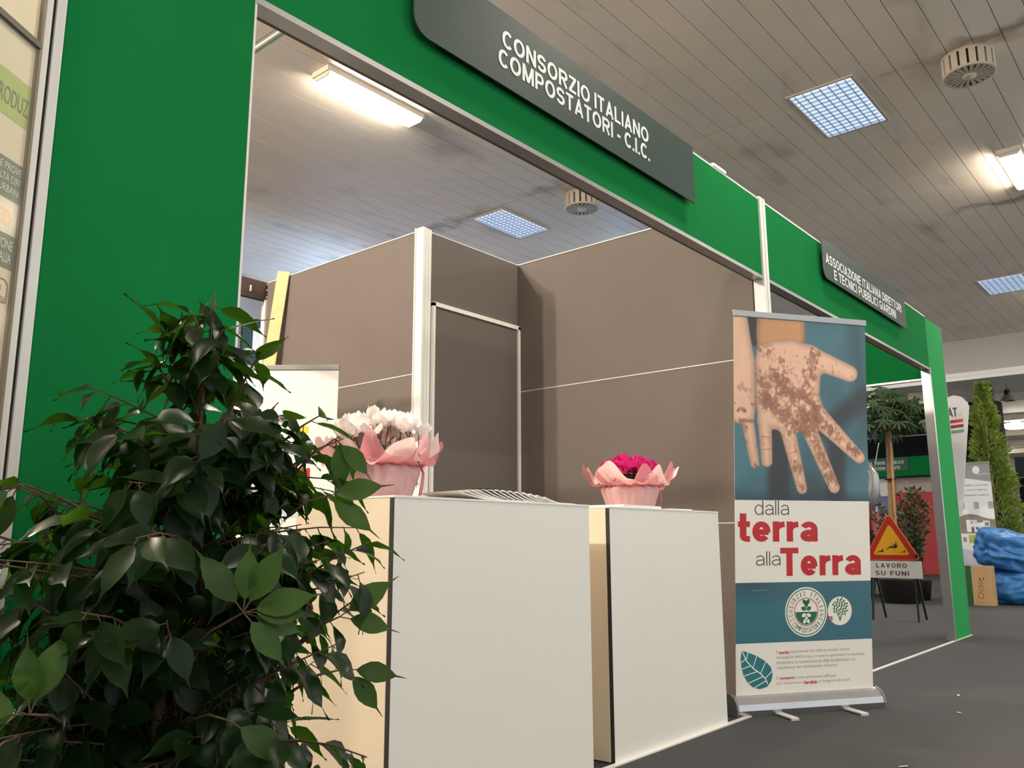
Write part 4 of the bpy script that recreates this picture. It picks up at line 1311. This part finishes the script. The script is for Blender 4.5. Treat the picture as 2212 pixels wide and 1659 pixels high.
# the leaves nearest the aisle are single parts; the remainder, deep in the bush, is one part
order = sorted(range(len(leaves)), key=lambda i: -(leaves[i][2] * 5 + leaves[i][0].translation.dot(VT)))
fol = MB()
for n_, i in enumerate(order):
    m, v, yg = leaves[i]
    if yg:
        o = link('young_leaf', young_me[v % 2], plant)
        o.matrix_local = m
    elif n_ < 300:
        o = link('leaf', leaf_me[v], plant)
        o.matrix_local = m
    else:
        P, F = LV[v]
        fol.add([m @ Vector(p) for p in P], F, True)
fol.build('foliage', M_leaf, plant, kind='stuff')

# ------------------------------------------------------------------ the neighbouring area at right
# work-on-ropes sign
t = thing('road_sign', 'triangular LAVORO SU FUNI warning sign in front of the shrubs', 'sign', (10.15, 3.0, 0), -PI / 2)
def tri(s_, dz):
    h = s_ * .866
    r = .03 * s_ / .6
    pts = []
    for (cx, cyy, a0) in ((-s_ / 2 + r * 1.73, r, 210), (s_ / 2 - r * 1.73, r, 330), (0, h - 2 * r, 90)):
        for k in range(5):
            a = math.radians(a0 - 60 + 30 * k)
            pts.append((cx + r * math.cos(a), dz + cyy + r * math.sin(a)))
    return pts
S_ = .62
pb = MB().poly(tri(S_, .665), 0, .01).build('triangle', mat('sign_orange', (222, 120, 28), .5), t, None, (PI / 2, 0, 0))
MB().flat(tri(S_ - .03, .672), .0108).build('red_border', mat('sign_red', (186, 34, 24), .5), pb)
MB().flat([(x, y) for x, y in tri(.405, .722)], .0116).build('yellow_field', mat('sign_yellow', (232, 170, 20), .5), pb)
mb = MB()
def figure(cx, cz, s_):
    def q(pts):
        mb.flat([(cx + x * s_, cz + y * s_) for x, y in pts], .0124)
    q([(.30, .62), (.42, .62), (.47, .70), (.42, .80), (.32, .80), (.27, .70)])            # head
    q([(-.05, -.02), (.20, -.06), (.42, .10), (.44, .52), (.28, .60), (.10, .30)])          # trunk
    q([(-.05, .10), (-.36, .14), (-.66, -.10), (-.70, -.04), (-.40, .26), (0, .22)])        # front leg
    q([(-.05, -.02), (-.42, .02), (-.88, -.22), (-.93, -.06), (-.86, -.08), (-.42, .14), (0, .12)])
    q([(.08, .34), (-.02, .66), (-.08, .64), (-.02, .44), (-.04, .26), (.20, .30)])         # arm to the rope
    q([(.40, .46), (.54, .20), (.34, -.02), (.30, .04), (.46, .20), (.36, .38)])
for a_ in ((.03, .80, .085), (-.105, .755, .05), (.135, .752, .036)):
    mb = MB()
    figure(*a_)
    mb.build('figure', M_black, pb)
pp = MB().box(-.31, .31, .465, .655, 0, .008, .003).build('plate', mat('plate_white', (226, 222, 222), .5), t, None, (PI / 2, 0, 0))
grotesk('lettering', 'LAVORO', pp, M_ink, -.175, .580, .33, .05, z=.0095, sw=.17, gap=.22)
grotesk('lettering', 'SU FUNI', pp, M_ink, -.19, .495, .36, .05, z=.0095, sw=.17, gap=.22, word=.5)
for s_ in (-.22, .22):
    MB().bar((s_, .02, 1.0 - .4), (s_ * 1.1, -.05, 0), .02, .02).build('leg', M_black, t)
    MB().bar((s_, .03, .66), (s_, .35, 0), .02, .02).build('leg', M_black, t)
MB().lathe([(.02, 0), (.02, .04)], 12).build('lamp_mount', M_black, t, (.27, -.03, .70))

def leaf_blob(n, fn, L_, W_, seed):
    """many small folded leaves in one mesh; fn(rs) -> (point, direction)"""
    rs = random.Random(seed)
    mb_ = MB()
    for _ in range(n):
        p, d = fn(rs)
        d = d.normalized(); s_ = rs.uniform(.7, 1.3)
        y = d.orthogonal().normalized()
        y = (y * math.cos(rs.uniform(0, 6)) + d.cross(y) * math.sin(rs.uniform(0, 6))).normalized()
        a, b = p + d * L_ * s_, p + d * L_ * s_ * .45
        mb_.add([p, b + y * W_ * s_ / 2, a, b - y * W_ * s_ / 2], [(0, 1, 2, 3)])
    return mb_
# tree with a standard trunk
t = thing('potted_tree', 'potted tree with a bare trunk and round leafy crown behind the hands banner', 'tree', (13.0, 3.75, 0))
MB().tube([(0, .06, .3), (0, .03, 1.3), (0, 0, 2.1), (.02, 0, 2.6), (0, .02, 2.95)], [.06, .055, .05, .04, .02], 10).build('trunk', mat('trunk_bark', (136, 108, 76), .8, var=.15, scale=20), t)
MB().tube([(-.06, .0, .3), (-.065, -.04, 2.3)], .014, 6).build('stake', mat('stake_wood', (170, 130, 84), .7), t)
MB().lathe([(.075, 0), (.075, .02)], 12, (-.02, .02, 1.75)).build('tie', M_black, t)
MB().lathe([(.24, 0), (.29, .32), (.31, .34), (.28, .34), (.27, .30)], 24).build('pot', mat('pot_black', (34, 32, 32), .6), t)
M_tl = mat('plane_leaf', (52, 78, 40), .5, var=.25, scale=10, trans=.25, rand=.3)
lobes = []
for k in range(5):
    a = math.radians(-70 + 35 * k)
    lobes += [(.11 * math.cos(a - .16), .11 * math.sin(a - .16)), (.17 * math.cos(a), .17 * math.sin(a)), (.11 * math.cos(a + .16), .11 * math.sin(a + .16)), (.05 * math.cos(a + .3), .05 * math.sin(a + .3))]
pts = [(0, 0)] + lobes[:-1]
pm = MB().add([(x, y, .12 * abs(y) - .6 * x * x) for x, y in pts], [(0, i, i + 1) for i in range(1, len(pts) - 1)]).mesh('leaf', M_tl)
rs = random.Random(5)
for k in range(210):
    a, e, R_ = rs.uniform(0, 2 * PI), rs.uniform(-.35, 1.35), rs.uniform(.35, 1.0)
    p = Vector((.62 * R_ * math.cos(a) * math.cos(e), .66 * R_ * math.sin(a) * math.cos(e), 2.62 + .55 * R_ * math.sin(e)))
    link('leaf', pm, t, p, (rs.uniform(-.6, .6), rs.uniform(.5, 1.5), a + rs.uniform(-.6, .6)))
mb = MB()
for k in range(12):
    a = 2 * PI * k / 12
    mb.tube([(0, 0, 2.45), (.25 * math.cos(a), .25 * math.sin(a), 2.7), (.5 * math.cos(a), .5 * math.sin(a), 2.75 + .1 * (k % 3))], [.018, .01, .004], 5)
mb.build('branches', mat('trunk_bark', (136, 108, 76), .8), t)

# photinia shrubs in black pots
M_ph = mat('photinia_green', (70, 84, 48), .45, var=.3, scale=6, rand=.2, trans=.15)
M_phr = mat('photinia_red', (150, 84, 66), .45, var=.3, scale=6, rand=.2, trans=.2)
def shrub(label, x, y, h, r, seed, red):
    t = thing('potted_shrub', label, 'shrub', (x, y, 0), 0, 'photinia shrubs in black pots')
    MB().lathe([(.16, 0), (.20, .28), (.21, .30), (.19, .30), (.18, .27)], 24).build('pot', mat('pot_black', (34, 32, 32), .6), t)
    rs0 = random.Random(seed)
    tips = [(rs0.uniform(0, 6.28), rs0.uniform(.2, 1), rs0.uniform(.7, 1.0)) for _ in range(26)]
    mbs = MB()
    for a, q, hh in tips:
        mbs.tube([(0, 0, .28), (.5 * r * q * math.cos(a), .5 * r * q * math.sin(a), .28 + h * .45 * hh), (r * q * math.cos(a), r * q * math.sin(a), h * hh)], [.007, .005, .002], 4)
    mbs.build('stems', mat('shrub_stem', (96, 62, 48), .7), t)
    def fn(lo, hi):
        def g(rr):
            a, q, hh = rr.choice(tips)
            f = rr.uniform(lo, hi)
            c = Vector((r * q * f ** 1.2 * math.cos(a), r * q * f ** 1.2 * math.sin(a), .28 + (h * hh - .28) * f))
            d = Vector((rr.uniform(-1, 1), rr.uniform(-1, 1), rr.uniform(-.1, 1.0)))
            return c, d
        return g
    leaf_blob(1300, fn(.08, .97), .105, .036, seed).build('foliage', M_ph, t, kind='stuff')
    leaf_blob(red, fn(.78, 1.03), .075, .028, seed + 1).build('red_tips', M_phr, t, kind='stuff')
shrub('photinia shrub with reddish tips beside the green leg', 13.75, 3.73, 1.80, .30, 41, 150)
shrub('photinia shrub right behind the triangular sign', 14.1, 4.17, 1.50, .30, 42, 130)
shrub('photinia shrub left of the tree trunk, next to the banner edge', 13.8, 4.55, 1.38, .28, 43, 120)
shrub('photinia shrub hidden mostly by the hands banner', 13.9, 5.05, 1.3, .28, 44, 100)

# red machine with grey curved chute
t = thing('garden_machine', 'red garden machine with a curved grey hood beside the hands banner', 'machine', (14.6, 4.72, 0))
MB().box(-.25, .25, -.22, .22, .45, 1.35, .05).build('body', mat('machine_red', (170, 24, 32), .35), t)
MB().tube([(0, -.05, 1.3), (0, -.12, 1.5), (0, -.20, 1.7), (0, -.20, 1.95), (0, -.10, 2.12), (0, .05, 2.18)], [.10, .12, .11, .10, .09, .07], 14).build('hood', M_alug, t)
for s_ in (-1, 1):
    MB().lathe([(.28, -.05), (.30, 0), (.28, .05)], 24).build('wheel', M_black, t, (0, s_ * .3, .3), (PI / 2, 0, 0))
MB().tube([(.1, .05, 1.3), (.1, .12, 2.65)], .008, 6).build('antenna', M_alug, t)
MB().tube([(.1, -.15, 1.8), (.1, -.32, 2.5)], .008, 6).build('antenna', M_alug, t)

# house roll-up, feather sign, box, sacks
B3, S3 = rollup('roll-up banner showing a white house beside the green leg', (14.6, 3.25), (14.6, 2.77), 2.06, 0.03, .50, stock=mat('banner_pale', (220, 220, 224), .45))
def house(U, V):
    c = np.zeros(U.shape + (3,)); c[:] = (222, 222, 230)
    def rect(u0, u1, v0, v1, col):
        m = (U >= u0) & (U <= u1) & (V >= v0) & (V <= v1)
        c[m] = col
    rect(0, 1, 0, .115, (128, 126, 128))
    m = (V > .10) & (V < .10 + .06 * (1 - U)); c[m] = (222, 222, 230)
    m = (V > .04) & (V < .145 - .03 * (1 - U) * 0) & (U > .0) & (V < .09 + .05 * U); c[m] = (132, 130, 132)
    m = np.hypot((U - .62) * .9, (V - .045) * 3) < .09; c[m] = (214, 206, 210)
    rect(0, 1, .26, .37, (240, 238, 238))
    for u0, u1 in ((.10, .2), (.45, .6), (.85, 1.0)):
        rect(u0, u1, .29, .345, (150, 146, 144))
    sky = (V >= .37) & (V < .52); c[sky] = (206, 208, 208)
    hill = (V >= .405 - .02 * np.sin(U * 5)) & (V < .52); c[hill] = (112, 112, 92)
    rect(0, 1, .50, .535, (120, 116, 108))
    roof = (V > .40 + .12 * np.abs(U - .45)) & (V < .44) & (U > .2) & (U < .85); c[roof] = (128, 122, 116)
    rect(.2, .5, .43, .525, (236, 234, 234)); rect(.5, .66, .45, .525, (224, 222, 222)); rect(.66, .84, .44, .525, (240, 238, 236))
    rect(.32, .40, .485, .525, (96, 92, 92)); rect(.44, .52, .485, .508, (96, 92, 92)); rect(.33, .36, .44, .458, (110, 106, 106))
    rect(.70, .82, .45, .475, (112, 108, 108)); rect(.70, .82, .485, .522, (136, 132, 128))
    rect(0, 1, .535, .63, (246, 246, 246))
    rect(.22, .46, .545, .61, (148, 158, 76)); rect(.66, .80, .545, .62, (148, 158, 76))
    for u0, u1 in ((.06, .16), (.49, .63), (.86, .96)):
        rect(u0, u1, .56, .60, (140, 130, 124))
    low = V > .65 + .02 * np.sin(U * 3); c[low] = (176, 178, 190)
    ln = (V > .70) & (V < .92) & ((V * 60) % 1 > .6) & (U > .08) & (U < .8); c[ln] = (226, 228, 236)
    return np.minimum(c * 1.28, 255)  # print lightened to stand in for lamplight falling on this banner
grid_print('house_print', S3, -.25, .25, .06, 2.035, 90, 260, house, print_mat('hands_print'))
for i, (s_, w) in enumerate((('Casa Bellin: conoscere', .46), ('per tutte le esigenze', .40), ("dell'abitazione moderna", .46))):
    text('lettering', s_, S3, mat('print_slate', (120, 124, 140), .5), -.21 + (.46 - w) / 2, 1.70 - i * .075, w * .9, .035, z=.0016)
text('lettering', 'bellin', S3, M_paper, .08, 1.87, .17, .035, z=.0016)

t = thing('feather_flag', 'white tapered advertising flag with AT logo behind the green leg', 'flag', (14.0, 3.28, 0), -PI / 2)
out = [(.28, .95), (.03, .95)]
ol = [(.16, 1.25), (.40, 2.86), (.385, 2.93), (.30, 3.03), (.20, 3.06), (.10, 3.03), (-.02, 2.92), (-.06, 2.84), (-.02, 2.0), (.06, 1.25)]
ol = [(-x + .30, y) for x, y in ol]
ol = [(-x + .32, y) for x, y in ol][::1]
fl_ = MB().poly(ol[::1], 0, .012).build('cloth', mat('flag_white', (214, 214, 214), .6), t, (.02, 0, 0), (PI / 2, 0, 0))
grotesk('lettering', 'AT', fl_, mat('flag_dark', (40, 66, 62), .5), .12, 2.73, .13, .14, z=.0135, sw=.2, gap=.03)
text('lettering', 'SIC', fl_, M_grey, .265, 2.73, .06, .05, z=.0135)
for y, m_ in ((2.63, M_red), (2.55, mat('flag_maroon', (146, 40, 50), .5)), (2.47, mat('flag_sage', (110, 150, 124), .5))):
    MB().flat([(.11, y), (.32, y + .012), (.32, y + .06), (.11, y + .045)], .0132).build('stripe', m_, fl_)
MB().flat(leafpoly((.08, 1.55), .26, .055, 1.6), .0132).build('leaf_print', M_dgreen, fl_)
MB().tube([(.0, .02, 0), (.0, .02, 1.4)], .015, 8).build('pole', M_alug, t, (.13, 0, 0))
MB().box(-.2, .2, -.2, .2, 0, .03).build('foot', M_alug, t, (.13, 0, 0))

t = thing('cardboard_box', 'brown cardboard box with green side and Octo lettering on the floor', 'box', (13.2, 2.76, 0), -PI / 2)
MB().box(-.09, .165, -.10, .10, 0, .53, .004).build('carton', mat('cardboard', (190, 156, 112), .8, var=.05), t)
MB().box(-.20, -.091, -.10, .10, 0, .53, .004).build('green_side', mat('carton_green', (28, 92, 44), .6), t)
tb = MB().flat([(-.085, .01), (.16, .01), (.16, .52), (-.085, .52)], 0).build('printed_face', mat('cardboard', (190, 156, 112), .8), t, (0, -.1012, 0), (PI / 2, 0, 0))
text('lettering', 'Octo', tb, mat('carton_brown', (146, 96, 62), .6), .045, .09, .25, .075, z=.001, rot=PI / 2)
mb = MB().flat(disc((.015, .36), .011, 14), .001).flat(disc((.06, .36), .011, 14), .001)
mb.build('dots', mat('carton_dot', (78, 56, 42), .6), tb)
text('lettering', 'garden', tb, mat('carton_brown', (146, 96, 62), .6), -.06, .03, .10, .022, z=.001)

def sack(label, c, dims, seed, rot, amp=.06):
    bm = bmesh.new()
    bmesh.ops.create_icosphere(bm, subdivisions=5, radius=1)
    for v in bm.verts:
        p = v.co.copy()
        e = 3.2
        s_ = (abs(p.x) ** e + abs(p.y) ** e + abs(p.z) ** e) ** (-1 / e)
        q = p * s_
        f = noise.noise(q * 1.6 + Vector((seed, 0, 0))) * 1.0 + .5 * noise.noise(q * 3.7 + Vector((0, seed, 0)))
        cr_ = -abs(noise.noise(q * 2.3 + Vector((0, 0, seed)))) * .9
        q = q * (1 + amp * f * 1.6 + amp * cr_ * 1.5)
        v.co = Vector((q.x * dims[0], q.y * dims[1], max(q.z, -.92) * dims[2]))
    me = bpy.data.meshes.new('sack')
    bm.to_mesh(me); bm.free()
    me.polygons.foreach_set('use_smooth', [True] * len(me.polygons))
    me.materials.append(mat('blue_tarpaulin', (52, 118, 184), .42, var=.12, scale=4, bump=.4, bscale=30))
    o = link('tarpaulin_sack', me, None, c, rot)
    return tag(o, label, 'sack', 'blue tarpaulin sacks at the right edge')
sack('upper crumpled blue tarpaulin sack at the right edge', (13.72, 2.45, .70), (.38, .45, .30), 3.1, (.30, .10, .5), .13)
sack('lower blue tarpaulin sack on the floor behind the carton', (13.85, 2.40, .23), (.42, .42, .25), 8.7, (0, 0, .2), .08)

# conifer in front of a black-wrapped column
t = thing('conifer', 'tall yellow-green conifer beside the black column at right', 'tree', (16.2, 3.06, 0))
MB().lathe([(.2, 0), (.26, .36), (.28, .38), (.25, .38)], 24).build('pot', mat('pot_black', (34, 32, 32), .6), t)
MB().tube([(0, 0, .3), (0, .0, 3.3)], [.04, .01], 8).build('trunk', mat('trunk_bark', (136, 108, 76), .8), t)
def con(rr):
    z = .45 + 3.1 * rr.random() ** 1.25
    R_ = .54 * (1 - ((z - .45) / 3.15)) ** .8 + .03
    a = rr.uniform(0, 2 * PI)
    lump = .8 + .25 * math.sin(5 * a + z * 6) + .12 * math.sin(11 * z)
    q = R_ * lump * math.sqrt(rr.uniform(.35, 1))
    return Vector((q * math.cos(a), q * math.sin(a), z)), Vector((math.cos(a), math.sin(a), rr.uniform(.2, 1.2)))
leaf_blob(7000, con, .085, .04, 77).build('foliage', mat('conifer_green', (122, 142, 56), .7, var=.35, scale=6, trans=.2), t, kind='stuff')
t = thing('column', 'square column with a black cloth wrap at right', 'column', (24.9, 4.78, 0))
MB().box(-.28, .28, -.28, .28, 0, 5.1).build('shaft', mat('column_paint', (206, 200, 190), .7), t)
MB().lathe([(.50, 0), (.50, 4.42), (.48, 4.44)], 40).build('cloth_wrap', mat('black_cloth', (20, 20, 24), .9), t)
MB().box(-.283, -.10, -.36, -.281, 4.46, 4.95).build('dark_box', mat('dark_grey_box', (70, 66, 62), .6), t)

# far stand with the VERDE PUBBLICO fascia
t = thing('far_stand', 'distant stand under a green VERDE PUBBLICO fascia', 'stand', (23.2, 6.7, 0), -PI / 2)
MB().box(-3.0, 1.35, 0, .06, 2.5, 3.0).build('fascia', M_green, t)
bd = MB().box(-1.75, .44, 2.64, 2.98, 0, .02).build('sign_board', mat('far_sign_board', (30, 84, 66), .5), t, (0, 0, 0), (PI / 2, 0, 0))
grotesk('lettering', 'TO    IL VERDE PUBBLICO', bd, M_lett, -.72, 2.83, 1.06, .078, z=.022, word=.35)
grotesk('lettering', "IS' E   NAZION     ENTE", bd, M_lett, -.72, 2.69, .96, .078, z=.022, word=.35)
MB().box(-3.0, 1.35, .5, .55, 2.05, 2.5).build('upper_panel', mat('far_beige', (190, 172, 160), .7), t)
MB().box(-.07, 1.35, .45, .49, 0, 2.1).build('red_panel', mat('far_red', (190, 62, 66), .6), t)
wp = MB().box(-1.2, -.09, 0, 2.5, 0, .03).build('white_panel', M_paper, t, (0, .4, 0), (PI / 2, 0, 0))
text('lettering', 'AT', wp, M_ink, -.74, 2.12, .30, .30, z=.032, bold=.03)
for y in (2.0, 1.88, 1.76):
    MB().flat([(-.72, y), (-.42, y), (-.42, y + .07), (-.72, y + .07)], .032).build('stripe', M_red, wp)
MB().box(-.52, -.10, .36, .39, 1.55, 2.02).build('photo_board', mat('far_photo', (104, 116, 140), .5, var=.3, scale=3), t)
t = thing('far_partition', 'tall black partition above the distant green fascia', 'partition', (26.0, 7.5, 0), -PI / 2)
MB().box(-4.5, 1.55, 0, .1, 0, 4.72).build('panel', mat('black_cloth', (20, 20, 24), .9), t)
MB().box(-4.5, 1.55, -.02, -.001, 3.84, 3.87).build('rail', M_alug, t)
t = thing('far_stand', 'dark distant stand at the right edge with grey-green fascia', 'stand', (26.5, 3.2, 0), -PI / 2)
MB().box(-1.2, 2.0, 0, .06, 2.55, 3.1).build('fascia', mat('far_dark_fascia', (58, 76, 76), .6), t)
MB().box(-1.2, 2.0, .2, .25, 0, 2.54).build('panel', mat('black_cloth', (20, 20, 24), .9), t)
MB().box(-1.2, 2.0, .17, .199, 2.30, 2.33).build('rail', M_alug, t)
